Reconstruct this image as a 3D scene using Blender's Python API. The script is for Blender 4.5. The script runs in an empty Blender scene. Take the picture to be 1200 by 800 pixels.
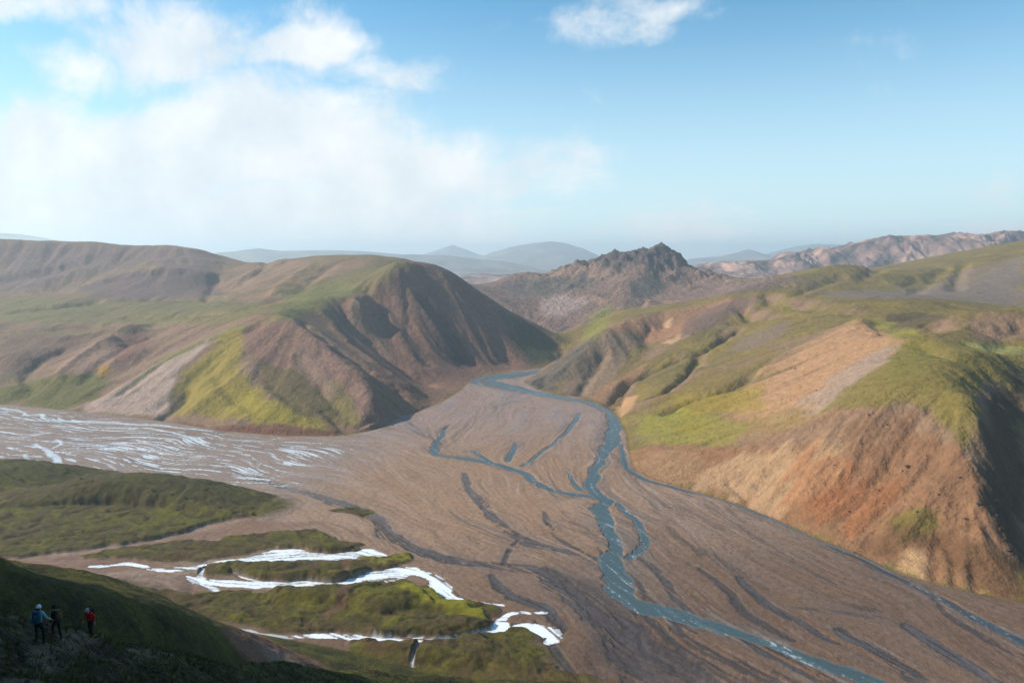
import bpy, math, random, time
import numpy as np
from mathutils import Vector
T0 = time.time()
def log(*a): print('[%.1fs]' % (time.time()-T0), *a, flush=True)
rng = np.random.default_rng(7)
random.seed(7)
F32 = np.float32
scn = bpy.context.scene
COL = scn.collection

# ------------------------------------------------------------------ camera
CAM_H = 200.0
FPX = 900.0                       # focal length in pixels of a 1200 px wide frame
PITCH = math.atan(100.0/FPX)
cp, sp = math.cos(PITCH), math.sin(PITCH)
def ray(px, py):
    u = (np.asarray(px, float)-600)/FPX; v = (400-np.asarray(py, float))/FPX
    return u, cp+v*sp, -sp+v*cp
def P(px, py, d):                 # world point seen at a pixel at distance d (metres ahead)
    x, y, z = ray(px, py); t = d/y
    return (float(x*t), float(d), float(CAM_H+z*t))
def FL(px, py, z=0.0):            # point of the valley floor seen at a pixel
    x, y, zz = ray(px, py); t = (z-CAM_H)/zz
    return (float(x*t), float(y*t), z)
def proj(x, y, z):
    dz = z-CAM_H
    dep = y*cp-dz*sp; up = y*sp+dz*cp
    return 600+FPX*x/dep, 400-FPX*up/dep

# ------------------------------------------------------------------ noise
_ang = rng.random((256, 256))*2*np.pi
GX = np.cos(_ang).astype(F32); GY = np.sin(_ang).astype(F32)
def gnoise(x, y):
    x = np.asarray(x, F32); y = np.asarray(y, F32)
    ix = np.floor(x).astype(np.int32); iy = np.floor(y).astype(np.int32)
    fx = x-ix; fy = y-iy
    ix0 = ix & 255; iy0 = iy & 255; ix1 = (ix0+1) & 255; iy1 = (iy0+1) & 255
    u = fx*fx*fx*(fx*(fx*6-15)+10); v = fy*fy*fy*(fy*(fy*6-15)+10)
    a = GX[iy0, ix0]*fx+GY[iy0, ix0]*fy
    b = GX[iy0, ix1]*(fx-1)+GY[iy0, ix1]*fy
    c = GX[iy1, ix0]*fx+GY[iy1, ix0]*(fy-1)
    d = GX[iy1, ix1]*(fx-1)+GY[iy1, ix1]*(fy-1)
    return ((a+(b-a)*u)+((c+(d-c)*u)-(a+(b-a)*u))*v)*1.5
def fbm(x, y, size, octs=4, gain=0.5, seed=0):
    s = 0; a = 1.0; tot = 0; f = 1.0/size
    for o in range(octs):
        s = s+a*gnoise(x*f+seed*17.3+o*5.7, y*f+seed*9.1+o*11.3); tot += a; a *= gain; f *= 2.03
    return s/tot
def ridged(x, y, size, octs=4, gain=0.5, seed=0):
    s = 0; a = 1.0; tot = 0; f = 1.0/size
    for o in range(octs):
        n = 1-np.abs(gnoise(x*f+seed*7.3+o*3.7, y*f+seed*3.1+o*8.3))*2
        s = s+a*n; tot += a; a *= gain; f *= 2.1
    return s/tot
def sm(a, b, x):
    t = np.clip((x-a)/(b-a), 0, 1); return t*t*(3-2*t)
def srgb(r, g, b):
    f = lambda c: (c/255/12.92 if c/255 <= .04045 else ((c/255+.055)/1.055)**2.4)
    return np.array([f(r), f(g), f(b)], F32)
def dens(pts, step=8):            # densify a pixel polyline
    out = []
    for a, b in zip(pts[:-1], pts[1:]):
        n = max(1, int(math.hypot(b[0]-a[0], b[1]-a[1])/step))
        for k in range(n):
            t = k/n; out.append(tuple(a[i]+(b[i]-a[i])*t for i in range(len(a))))
    out.append(tuple(pts[-1])); return out
def smoothline(pts, it=2):
    for _ in range(it):
        q = [pts[0]]
        for a, b in zip(pts[:-1], pts[1:]):
            q.append(tuple(a[i]*.75+b[i]*.25 for i in range(len(a)))); q.append(tuple(a[i]*.25+b[i]*.75 for i in range(len(a))))
        q.append(pts[-1]); pts = q
    return pts

# ------------------------------------------------------------------ geometry helpers on polygons
def in_poly(x, y, poly):
    c = np.zeros(x.shape, bool); n = len(poly)
    for i in range(n):
        x1, y1 = poly[i][:2]; x2, y2 = poly[(i+1) % n][:2]
        if y1 == y2: continue
        m = ((y1 > y) != (y2 > y)) & (x < (x2-x1)*(y-y1)/(y2-y1)+x1)
        c ^= m
    return c
def seg_dist(x, y, pts, closed=False, extra=None):
    best = np.full(x.shape, 1e9, F32); ex = None
    if extra is not None: ex = np.zeros(x.shape, F32)
    n = len(pts); rngi = range(n if closed else n-1)
    for i in rngi:
        ax, ay = pts[i][:2]; bx, by = pts[(i+1) % n][:2]
        dx, dy = bx-ax, by-ay; L = dx*dx+dy*dy+1e-9
        t = np.clip(((x-ax)*dx+(y-ay)*dy)/L, 0, 1)
        d = (x-ax-t*dx)**2+(y-ay-t*dy)**2
        m = d < best
        best = np.where(m, d, best)
        if ex is not None: ex = np.where(m, extra[i]+(extra[(i+1) % n]-extra[i])*t, ex)
    best = np.sqrt(best)
    return (best, ex) if ex is not None else best
def sdf(x, y, poly):              # positive inside
    d = seg_dist(x, y, poly, True)
    return np.where(in_poly(x, y, poly), d, -d)

# ------------------------------------------------------------------ landform control points (pixel x, pixel y, distance)
SHORE_L = [(-700,462),(-150,466),(0,474),(50,478),(90,482),(190,493),(260,505),(330,511),(395,511),(430,506),(452,499),(470,488),(492,482),(520,470),(540,458),(549,448),(560,441),(590,437),(615,434),(635,431),(650,428),(665,424)]
SHORE_R = [(1700,790),(1400,742),(1200,706),(1150,695),(1090,683),(1045,668),(1010,650),(960,632),(900,604),(860,589),(800,571),(762,561),(741,549),(736,530),(733,508),(727,492),(715,479),(700,472),(680,467),(650,462),(628,456),(613,447),(622,441),(640,436),(656,431),(667,426)]
NEAR_FOOT = [(-900,560),(-500,470),(-200,430),(0,432),(100,425),(200,405),(300,388),(400,372),(500,352),(650,335),(800,328),(1000,315),(1400,300),(1900,300)]   # (pixel x, distance)
L0 = [FL(a, b) for a, b in SHORE_L]; R0 = [FL(a, b) for a, b in SHORE_R]
N0 = [((p-600)/FPX*d, float(d), 0.0) for p, d in NEAR_FOOT]
floor_poly = [p[:2] for p in L0]+[p[:2] for p in R0[::-1]]+[p[:2] for p in N0[::-1]]
floor_poly = floor_poly+[(-2600, 560), (-2600, 1100)]

C = []
def line(pts, step=10): C.extend(P(*q) for q in dens(pts, step))
def pt(*pts): C.extend(P(*q) for q in pts)
def wpt(*pts): C.extend(pts)
# valley floor
def dens_w(pts, step):
    out = []
    for a, b in zip(pts[:-1], pts[1:]):
        n = max(1, int(math.hypot(b[0]-a[0], b[1]-a[1])/step))
        for k in range(n): out.append(tuple(a[i]+(b[i]-a[i])*k/n for i in range(3)))
    out.append(pts[-1]); return out
C += dens_w(L0, 25)+dens_w(R0, 25)+dens_w(N0, 25)
for gy in range(340, 1300, 70):
    for gx in range(-1500, 1300, 90):
        x = np.array([gx+.0]); y = np.array([gy+.0])
        if in_poly(x, y, floor_poly)[0] and seg_dist(x, y, floor_poly, True)[0] > 40: C.append((gx, gy, 0.0))
# --- left massif
line([(395,302,1900),(430,299,1900),(470,305,1850),(500,312,1900)])                       # rear skyline dome
line([(470,309,1500),(490,307,1540),(510,311,1550),(530,321,1555),(560,343,1560),(600,368,1560),(640,387,1550),(668,402,1530)])
pt((668,418,1640),(600,400,1800),(540,360,1850))
wpt((130,1650,0),(220,1700,0),(60,1750,10),(0,1850,20))
line([(470,312,1490),(440,330,1440),(425,355,1350)])                       # front rib of the dome
line([(500,330,1490),(520,380,1400),(535,430,1310)])
line([(455,350,1420),(475,400,1310),(505,455,1180)])
line([(435,345,1440),(447,390,1330),(470,430,1230)])
line([(560,360,1500),(575,400,1420),(590,432,1350)])
line([(320,373,1150),(345,379,1140),(365,397,1095),(395,420,1040),(425,445,985),(440,470,930),(446,494,885)])  # promontory crest
line([(352,368,1250),(372,385,1210),(400,405,1160),(440,430,1100),(470,452,1050),(488,478,985)])               # gully behind it
line([(392,380,1300),(420,405,1230),(450,430,1165),(480,452,1095),(505,472,1040)])                               # low rib
line([(320,373,1150),(280,384,1150),(240,399,1130),(200,417,1100),(160,440,1060),(120,463,1020)])                # left crest, pale slope
pt((300,430,1010),(260,450,980),(230,470,950),(330,440,990),(360,460,950),(390,480,905),(300,480,905),(260,485,915),(210,455,1000),(180,470,985))
pt((330,494,868),(390,497,872),(290,492,880))                                               # low terrace by the river
line([(200,484,940),(214,466,975),(232,448,1010)])
line([(260,384,1200),(220,400,1180),(180,420,1140),(130,445,1090)])                          # trough behind the pale slope
line([(300,350,1420),(250,372,1290),(200,394,1220),(160,412,1160),(120,432,1110),(60,448,1070)])
line([(150,385,1300),(130,395,1250),(112,410,1190),(90,430,1130)])                           # little brown cones
line([(170,388,1330),(165,405,1240),(180,400,1260)])
line([(30,395,1330),(0,390,1350),(-80,385,1380)])
line([(50,425,1170),(35,445,1100),(10,460,1050)])
line([(0,415,1200),(20,420,1170),(-60,420,1200)])
line([(-100,380,1500),(0,376,1480),(60,370,1500),(120,372,1500),(200,378,1400)])
line([(0,350,1750),(60,352,1700),(120,350,1700),(200,348,1720),(260,346,1700)])              # trough in front of inner dome
line([(70,343,1900),(100,332,1960),(130,322,2000),(165,316,2000),(200,313,2000),(235,318,2000),(262,330,1950)])
line([(262,345,1850),(250,332,1950),(258,320,2030),(285,311,2100)])
pt((150,305,2120),(200,302,2130),(120,322,2030))
line([(-200,280,2000),(-100,282,2050),(0,283,2150),(40,284,2180),(100,284,2200),(130,287,2220),(150,289,2220),(200,288,2230),(235,293,2230),(262,304,2200)])
line([(70,300,2120),(100,312,2050),(60,325,1980),(0,338,1900)])
line([(0,300,2080),(-60,310,2000)])
line([(290,309,2150),(330,305,2050),(380,300,1950)])
line([(330,325,1750),(300,335,1700),(280,345,1620)])
line([(380,320,1700),(350,335,1580),(330,350,1430)])
pt((340,362,1240),(380,365,1300),(400,340,1500))
line([(350,315,1850),(330,330,1720)])
wpt((-1800,1900,250),(-1500,1300,140),(-1500,1100,60),(-1200,2600,120),(-700,2550,90),(-200,2500,60),(-1800,2600,160),(-1200,1350,120))
# --- right massif
line([(619,448,1215),(640,431,1250),(660,418,1280),(690,395,1320),(706,386,1340),(730,377,1380),(745,372,1400),(800,361,1480),(830,352,1520)])
line([(706,388,1330),(690,410,1270),(668,440,1190),(652,458,1130)])
line([(745,376,1380),(750,400,1320),(735,430,1230),(712,460,1110),(690,466,1085)])
line([(690,425,1245),(672,447,1180)])
line([(778,386,1375),(765,408,1290),(750,433,1200),(730,462,1090),(718,476,1035)])             # gully
line([(830,362,1440),(805,385,1330),(780,405,1270),(765,428,1200),(745,450,1110),(728,474,1035)])
pt((680,380,1600),(720,365,1650),(760,350,1750),(650,405,1500))
line([(850,345,1480),(880,340,1470),(905,342,1440),(925,350,1350)])
line([(840,400,1250),(860,380,1320),(890,365,1380)])
line([(930,365,1290),(900,385,1200),(860,410,1120),(820,435,1040),(780,460,970),(752,490,890)])
line([(1010,373,960),(980,390,940),(950,410,915),(920,430,890),(880,455,860),(840,480,820),(800,505,785),(765,522,770)])
pt((1060,390,830),(1065,420,760),(1000,430,790),(940,460,770),(880,500,740),(1000,400,880))
line([(765,528,745),(800,527,722),(850,524,690),(900,518,662),(950,498,648),(1000,478,636),(1050,470,622),(1100,474,596),(1130,480,580)])  # top of the cliff
pt((1000,560,575),(950,560,590),(1050,560,558),(900,560,620),(1100,560,536),(1100,620,497),(1050,610,515))
line([(1140,462,590),(1143,500,560),(1150,560,520),(1163,610,492),(1185,650,470)])              # edge of the dark ravine
line([(1215,440,720),(1210,480,640),(1210,560,560),(1212,620,510),(1214,670,478)])
line([(1300,420,640),(1290,520,560),(1290,600,500),(1280,660,475)])
line([(1100,440,640),(1130,420,690),(1170,415,720)])
line([(1090,372,900),(1130,366,880),(1170,366,860),(1230,370,850)])                             # green hump right
line([(1030,385,1010),(1060,392,1000),(1080,380,1040),(1110,376,1050)])                         # bowl
line([(930,352,1330),(960,351,1300),(1000,353,1230),(1040,355,1180),(1090,356,1150),(1130,357,1150),(1165,366,1150)])
line([(1000,362,1160),(1060,366,1110),(1110,366,1110)])
line([(1000,346,1500),(1100,348,1450),(1200,352,1400)])
line([(940,345,1600),(980,343,1620),(1060,345,1600)])
line([(890,333,1700),(935,322,1800),(975,312,1850),(1010,311,1850),(1035,317,1850)])
line([(1050,318,2000),(1100,309,2000),(1150,299,1980),(1200,288,1950),(1300,275,1950)])
pt((1200,320,1700),(1100,330,1750),(1000,335,1720),(1300,330,1500),(1030,326,1850),(1150,335,1620))
line([(1200,400,800),(1260,395,800)])
wpt((1500,900,170),(1500,500,120),(1300,1300,220),(1700,2000,300),(1200,2650,150),(1700,2650,250),(900,2650,90),(1100,350,40),(900,450,90),(1500,0,60))
# --- jagged peak
line([(560,337,2300),(600,322,2300),(625,321,2300),(643,326,2300),(660,318,2320),(683,308,2330),(695,314,2330),(720,298,2350),(738,303,2350),(750,298,2350),(762,297,2350),(772,292,2350),(785,294,2350),(795,299,2350),(803,310,2350),(812,319,2350)],6)
line([(812,322,2300),(830,315,2280),(842,326,2280),(900,328,2250),(935,326,2300)])
line([(700,330,2200),(690,345,2050),(672,372,1880),(660,395,1760)])
line([(772,300,2300),(745,318,2180),(730,335,2080),(735,352,1960)])
line([(735,352,1960),(720,375,1800),(700,392,1700)])
line([(775,330,2150),(770,348,2000),(745,372,1830),(720,390,1700)])
line([(810,335,2150),(850,338,2000),(830,350,1850),(790,365,1750)])
line([(640,340,2150),(620,355,2020),(640,380,1850)])
line([(600,340,2150),(590,350,2000)])
wpt((-100,2700,20),(300,2800,40),(700,2750,60),(-300,2700,100))
# --- near hillside: the walkers' spur, the ravine and the green shoulder
wpt((0,0,197.9),(0,3,195.4),(-3,2,196.4),(3,2,195.6),(-8,1,198.0),(8,1,194),(0,-6,200.5),(0,8,190.5),(-6,6,192.2),(-5,10,190),(0,-60,225),(-40,0,206),(60,0,186),(150,0,140),(150,-60,170),(300,0,80),(0,-200,280),(-200,-200,300),(200,-200,200),(400,-100,80),(600,100,20))
line([(-60,712,33),(0,724,34),(38,757,34.5),(70,748.5,39),(107,745,41),(150,755,50),(200,765,64),(250,777,88),(320,781,130),(400,787,165),(480,791,195),(600,797,225),(700,800,245),(800,803,258),(1000,845,290)])
line([(0,800,24),(60,790,28),(120,775,36),(180,790,44),(240,800,50)])
line([(340,803,100),(400,806,125),(450,812,145),(500,815,165),(560,818,190)])
line([(340,830,80),(420,835,100),(500,835,130)])
pt((300,792,130),(380,800,165),(440,800,180),(300,800,150))
pt((60,900,12),(200,900,20),(100,850,20),(300,860,45),(400,860,70),(500,850,110),(600,900,50),(600,840,150),(900,950,100),(1200,900,200),(800,870,200),(300,1000,22),(700,1100,30),(-60,790,26))
pt((0,676,180),(-60,668,180),(60,684,190),(0,660,240),(60,690,255),(120,700,265))
line([(-60,690,145),(0,699,150),(60,706,160),(120,714,170),(200,726,192),(255,738,222)])
line([(-60,650,205),(0,656,210),(100,669,230),(150,685,240),(213,711,250),(260,731,258),(285,737,262),(330,757,280),(385,783,300),(420,802,315)])
line([(-80,860,50),(0,870,60),(60,860,66)])
pt((-40,740,44),(0,752,46),(38,778,46),(70,778,52),(107,772,58),(150,790,70),(200,800,90),(300,812,95),(250,800,110))
line([(-60,690,270),(0,705,270),(60,715,270),(120,725,280)])
line([(-60,690,340),(0,705,340),(100,715,340),(200,725,330),(300,745,310)])
line([(-80,1160,95),(0,1150,100),(60,1130,105),(120,1100,112),(200,1030,130),(250,980,150),(300,930,180),(350,880,215)])
pt((300,768,235),(330,782,245))
# --- unseen hill left of the walkers, added to shade the near ground
wpt((-60,40,226),(-105,90,250),(-165,140,264),(-215,175,240),(-235,205,196),(-290,280,165),(-350,360,120),(-410,440,60),(-480,500,40),(-400,200,210),(-600,300,110),(-300,0,280),(-600,-100,240),(-800,300,100),(-900,420,40))
C = np.array(C, float)
C = C[~np.any(np.isnan(C), axis=1)]
keep = []
for i in range(len(C)):
    r_ = max(.8, min(8, math.hypot(C[i, 0], C[i, 1])*.012))
    if keep and np.min(np.hypot(C[keep, 0]-C[i, 0], C[keep, 1]-C[i, 1])) < r_: continue
    keep.append(i)
C = C[keep]
sc_ = 1000.0
X = C[:, :2]/sc_; N = len(C)
D = np.sqrt(((X[:, None]-X[None])**2).sum(-1))
A = np.zeros((N+3, N+3)); A[:N, :N] = -D; A[:N, N] = A[N, :N] = 1; A[:N, N+1:] = X; A[N+1:, :N] = X.T
A[np.arange(N), np.arange(N)] += 0.00008      # slight smoothing
sol = np.linalg.solve(A, np.concatenate([C[:, 2], [0, 0, 0]]))
log('control points', N)
def rbf(x, y):
    q = np.stack([x.ravel(), y.ravel()], 1)/sc_
    out = np.empty(len(q), F32)
    Xf = X.astype(F32); wf = sol[:N].astype(F32)
    for s in range(0, len(q), 20000):
        b = q[s:s+20000].astype(F32)
        d = np.sqrt((b[:, 0:1]-Xf[:, 0])**2+(b[:, 1:2]-Xf[:, 1])**2)
        out[s:s+20000] = -(d@wf)+sol[N]+b@sol[N+1:].astype(F32)
    return out.reshape(x.shape)

class Grid:
    def __init__(s, x0, x1, y0, y1, st):
        s.x0, s.y0, s.st = x0, y0, st
        s.nx = int(round((x1-x0)/st))+1; s.ny = int(round((y1-y0)/st))+1
        s.x1 = x0+(s.nx-1)*st; s.y1 = y0+(s.ny-1)*st
    def xy(s): return np.meshgrid((s.x0+np.arange(s.nx)*s.st).astype(F32), (s.y0+np.arange(s.ny)*s.st).astype(F32))
    def samp(s, a, x, y):         # bilinear
        fx = np.clip((x-s.x0)/s.st, 0, s.nx-1.001); fy = np.clip((y-s.y0)/s.st, 0, s.ny-1.001)
        ix = fx.astype(np.int32); iy = fy.astype(np.int32); fx = (fx-ix).astype(F32); fy = (fy-iy).astype(F32)
        a00 = a[iy, ix]; a01 = a[iy, ix+1]; a10 = a[iy+1, ix]; a11 = a[iy+1, ix+1]
        return (a00+(a01-a00)*fx)*(1-fy)+(a10+(a11-a10)*fx)*fy
    def cub(s, a, x, y):          # smooth bicubic (Catmull-Rom)
        fx = np.clip((x-s.x0)/s.st, 1, s.nx-2.001); fy = np.clip((y-s.y0)/s.st, 1, s.ny-2.001)
        ix = fx.astype(np.int32); iy = fy.astype(np.int32); tx = (fx-ix).astype(F32); ty = (fy-iy).astype(F32)
        def w(t): return (-.5*t+t*t-.5*t**3, 1-2.5*t*t+1.5*t**3, .5*t+2*t*t-1.5*t**3, -.5*t*t+.5*t**3)
        wx = w(tx); wy = w(ty); out = 0
        for j in range(4):
            jy = np.clip(iy+j-1, 0, s.ny-1); r = 0
            for i in range(4): r = r+a[jy, np.clip(ix+i-1, 0, s.nx-1)]*wx[i]
            out = out+r*wy[j]
        return out
def blur(a, r, it=2):
    for _ in range(it):
        for ax in (0, 1):
            p = np.pad(a, [(r+1, r) if k == ax else (0, 0) for k in (0, 1)], mode='edge').astype(np.float64)
            c = np.cumsum(p, axis=ax)
            n = a.shape[ax]
            hi = np.take(c, np.arange(2*r+1, 2*r+1+n), axis=ax); lo = np.take(c, np.arange(0, n), axis=ax)
            a = ((hi-lo)/(2*r+1)).astype(F32)
    return a
def lic(noise, vx, vy, L, step=1.0):
    ny, nx = noise.shape
    gx, gy = np.meshgrid(np.arange(nx, dtype=F32), np.arange(ny, dtype=F32))
    acc = noise.copy(); w = 1.0
    for sgn in (1, -1):
        x = gx.copy(); y = gy.copy()
        for k in range(L):
            ix = np.clip(x+.5, 0, nx-1).astype(np.int32); iy = np.clip(y+.5, 0, ny-1).astype(np.int32)
            x += sgn*step*vx[iy, ix]; y += sgn*step*vy[iy, ix]
            fx = np.clip(x, 0, nx-1.001); fy = np.clip(y, 0, ny-1.001)
            ix = fx.astype(np.int32); iy = fy.astype(np.int32); fx -= ix; fy -= iy
            s = (noise[iy, ix]*(1-fx)+noise[iy, ix+1]*fx)*(1-fy)+(noise[iy+1, ix]*(1-fx)+noise[iy+1, ix+1]*fx)*fy
            ww = .5+.5*math.cos(math.pi*k/L); acc += ww*s
    acc -= acc.mean(); return acc/acc.std()

G8 = Grid(-1600, 1800, -240, 2800, 8)
gx, gy = G8.xy(); H8 = rbf(gx, gy)
GF = Grid(-1600, 1800, -240, 2800, 2)
fxg, fyg = GF.xy(); HF = G8.cub(H8, fxg, fyg)
GN = Grid(-440, 520, -80, 440, 1.0)
gn2 = Grid(-440, 520, -80, 440, 2.5); a_, b_ = gn2.xy(); HN2 = rbf(a_, b_)
nxg, nyg = GN.xy(); HN = gn2.cub(HN2, nxg, nyg)
log('rbf evaluated')
sdf8 = sdf(gx, gy, floor_poly).astype(F32)            # signed distance to the floor edge
FSD = G8.cub(sdf8, fxg, fyg); NSD = G8.cub(sdf8, nxg, nyg)
def footed(h, sd, k=.06):
    hill = np.maximum(h, 0.0)+np.clip(-sd, 0, 30)*k
    return np.where(sd > 0, 0, hill*sm(0, 6, -sd)+0*h)
HF = blur(HF, 2, 2)
# the crest lines of the jagged mountain must not be smoothed away
HF = footed(HF, FSD); HN = footed(HN, NSD, .0)
def near_w(x, y): return sm(0, 30, np.minimum(np.minimum(x+440, 520-x), 430-y))*sm(-80, -60, y)
def H0(x, y):
    a = GF.samp(HF, x, y); w = near_w(x, y)
    b = GN.samp(HN, x, y); return a+(b-a)*w
def hit(pts, lo=20, hi=4500):
    """where the line of sight through a pixel meets the terrain: returns world xy"""
    px = np.array([p[0] for p in pts], float); py = np.array([p[1] for p in pts], float)
    rx, ry, rz = ray(px, py)
    d = lo*np.exp(np.arange(0, math.log(hi/lo), .0015))[None]
    x = (rx/ry)[:, None]*d; y = np.broadcast_to(d, x.shape); z = CAM_H+(rz/ry)[:, None]*d
    below = z < H0(x.astype(F32), y.astype(F32))
    k = np.where(below.any(1), below.argmax(1), x.shape[1]-1)
    return [(float(x[i, k[i]]), float(y[i, k[i]])) for i in range(len(pts))]

# ------------------------------------------------------------------ carve named gullies
def stroke(pxpts, width, depth, rise=0.0, lo=20, sm_it=1):
    w = hit(dens(smoothline(pxpts, sm_it), 6), lo)
    return w, width, depth, rise
GULLIES = [
    stroke([(719,478),(730,452),(752,438),(785,424),(825,409),(850,396),(865,386)], 9, 13, lo=400),
    stroke([(774,460),(798,444),(812,430),(820,416)], 10, 13, lo=400),
    stroke([(784,482),(812,468),(850,457),(880,440)], 8, 10, lo=400),
    stroke([(858,455),(880,437),(905,420)], 7, 3, lo=400),
    stroke([(870,362),(880,371)], 12, 10, lo=400),
    stroke([(898,346),(908,350)], 10, 6, lo=400),
    stroke([(1035,374),(1060,384),(1085,380)], 26, 12, lo=400),
    stroke([(1070,345),(1095,322),(1110,313)], 18, 8, lo=400),
    stroke([(1120,340),(1122,322),(1128,310)], 14, 9, lo=400),
    stroke([(1010,325),(1022,318),(1030,316)], 16, 8, lo=400),
    stroke([(680,462),(686,447),(698,432),(706,415)], 9, 6, lo=400),
    stroke([(760,405),(757,395),(762,385)], 9, 5, lo=400),
    stroke([(1010,650),(1020,632),(1026,620)], 5, 2.5, lo=400),
    stroke([(1098,675),(1096,650),(1102,630)], 4, 2.2, lo=400),
    stroke([(1120,680),(1116,655),(1112,636)], 3.5, 2, lo=400),
    stroke([(1142,690),(1140,664)], 3.5, 2, lo=400),
    stroke([(855,565),(880,590)], 3, 2, lo=400),
    stroke([(1135,402),(1160,410),(1180,398)], 10, 4, lo=400),
    stroke([(195,486),(207,472),(222,458)], 8, 8, lo=400),
    stroke([(145,460),(170,440),(205,415),(250,397),(300,383)], 7, 4, lo=400),
    stroke([(38,452),(28,440),(45,425),(70,410)], 9, 6, lo=400),
    stroke([(405,505),(380,480)], 6, 4, lo=400),
    stroke([(240,350),(250,335),(256,322)], 12, 6, lo=400),
    stroke([(300,320),(318,305)], 16, 7, lo=400),
    stroke([(420,500),(440,492)], 5, 3, lo=400),
    stroke([(350,342),(372,322),(385,313)], 16, 7, lo=400),
    stroke([(20,365),(60,362),(110,352)], 18, 7, lo=400),
    stroke([(0,385),(70,386),(110,380),(150,382)], 16, 6, lo=400),
    stroke([(150,372),(220,372),(290,362)], 14, 5, lo=400),
    stroke([(330,372),(346,382),(364,398),(392,420),(424,447),(440,472)], 16, -5, lo=400),
    stroke([(352,376),(372,392),(400,412),(436,436),(466,460)], 14, 8, lo=400),
    stroke([(385,372),(402,400),(440,428),(480,455)], 13, -5, lo=400),
    stroke([(398,352),(412,380),(445,412),(480,438),(505,452)], 12, 6, lo=400),
    stroke([(445,330),(470,380),(500,425)], 12, 5, lo=400), stroke([(470,325),(500,372),(530,420)], 12, -5, lo=400), stroke([(495,322),(528,372),(552,425)], 12, 5, lo=400),
    stroke([(520,328),(555,375),(580,420)], 12, -5, lo=400), stroke([(545,345),(575,385),(600,425)], 11, 4, lo=400),
    stroke([(60,360),(130,352),(200,350),(262,350),(330,352)], 22, 7, lo=400),
    stroke([(100,338),(150,322),(200,316),(240,322)], 30, -8, lo=400),
    stroke([(0,402),(60,400),(110,392),(160,384),(230,376)], 16, -6, lo=400),
    stroke([(70,440),(100,415),(130,398)], 12, -7, lo=400), stroke([(95,448),(125,420),(150,404)], 10, 5, lo=400),
    stroke([(0,330),(60,318),(110,305)], 26, 9, lo=400), stroke([(180,308),(220,304),(250,308)], 24, -6, lo=400),
    stroke([(285,330),(300,316),(330,308)], 20, 8, lo=400), stroke([(320,345),(345,325),(365,312)], 18, -6, lo=400),
    stroke([(250,430),(262,455),(300,482)], 8, 3, lo=400), stroke([(300,430),(330,462),(375,495)], 8, 3, lo=400), stroke([(350,420),(372,450),(410,495)], 8, 3, lo=400),
    stroke([(905,352),(950,362),(1000,366)], 16, 6, lo=400), stroke([(860,378),(900,370),(950,368)], 12, 6, lo=400),
    stroke([(935,345),(960,335),(985,325)], 14, 6, lo=400), stroke([(1060,335),(1075,325)], 14, 6, lo=400),
    stroke([(1150,385),(1175,392),(1200,385)], 9, 5, lo=400), stroke([(1075,405),(1100,415),(1135,425)], 7, 3, lo=400),
    stroke([(800,505),(850,490),(900,478)], 6, 3, lo=400), stroke([(830,520),(870,505),(930,490)], 5, 2.5, lo=400),
    stroke([(250,500),(300,503),(350,505),(392,506)], 3, -2.5, lo=400),
]
def apply_strokes(G, H, XX, YY, strokes):
    for w, width, depth, rise in strokes:
        r = abs(width)*2.6
        xs = [p[0] for p in w]; ys = [p[1] for p in w]
        i0 = max(0, int((min(xs)-r-G.x0)/G.st)); i1 = min(G.nx, int((max(xs)+r-G.x0)/G.st)+2)
        j0 = max(0, int((min(ys)-r-G.y0)/G.st)); j1 = min(G.ny, int((max(ys)+r-G.y0)/G.st)+2)
        if i1 <= i0 or j1 <= j0: continue
        sl = (slice(j0, j1), slice(i0, i1)); x = XX[sl]; y = YY[sl]
        d = seg_dist(x+fbm(x, y, 30, 2, seed=3)*width*.5, y+fbm(x, y, 30, 2, seed=4)*width*.5, w)*(1+.3*fbm(x, y, 60, 2, seed=5))
        H[sl] -= depth*np.exp(-(d/width)**2)
apply_strokes(GF, HF, fxg, fyg, GULLIES)

# ------------------------------------------------------------------ erosion: rills and gullies follow the fall line
hb = blur(HF, 5, 2)
gyv, gxv = np.gradient(hb, 2.0); slope = np.sqrt(gxv**2+gyv**2)
vx = -gxv/(slope+.02); vy = -gyv/(slope+.02)
def lic_at(step, L, bl, seed):
    """LIC of white noise on a grid coarsened by step, brought back to the full grid"""
    r = np.random.default_rng(seed)
    n = r.standard_normal(vx[::step, ::step].shape).astype(F32)
    if bl: n = blur(n, bl, 1)
    a = lic(n, vx[::step, ::step], vy[::step, ::step], L)
    if step == 1: return a
    g = Grid(GF.x0, GF.x0+(a.shape[1]-1)*2*step, GF.y0, GF.y0+(a.shape[0]-1)*2*step, 2*step)
    return g.cub(a, fxg, fyg)
LA = lic_at(4, 22, 1, 1)          # ~25 m gullies
LB = lic_at(2, 26, 1, 2)          # ~10 m rills
LC = lic_at(1, 20, 0, 3)          # fine rills
log('LIC hills')
foot = sm(1, 14, HF)*(FSD < 0)
sl = np.clip(slope, 0, .8)
nearfade = 1-near_w(fxg, fyg)
rockm = sm(1750, 2050, fyg+fbm(fxg, fyg, 200, 2)*200)*sm(-60, 160, fxg+fbm(fxg, fyg, 150, 2, seed=7)*120)*(1-sm(560, 700, fxg))*sm(95, 190, HF+fbm(fxg, fyg, 120, 3, seed=9)*90)
cliffr = sm(.42, .62, slope)*sm(150, 260, fxg)*(1-sm(1000, 1150, fyg))
HF += cliffr*(LB*.45+LC*.42+ridged(fxg, fyg, 14, 3, .6, seed=8)*1.3-.5)*foot*nearfade if False else 0
gam = (np.minimum(LA, 0.6)*3.4+LB*1.0)*sl*1.35+LC*.32*np.clip(sl*1.6, .12, 1)
cliffz = sm(0, 40, seg_dist(fxg, fyg, [(200,520),(250,500),(500,440)]))*0+1
HF += gam*foot*nearfade
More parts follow.
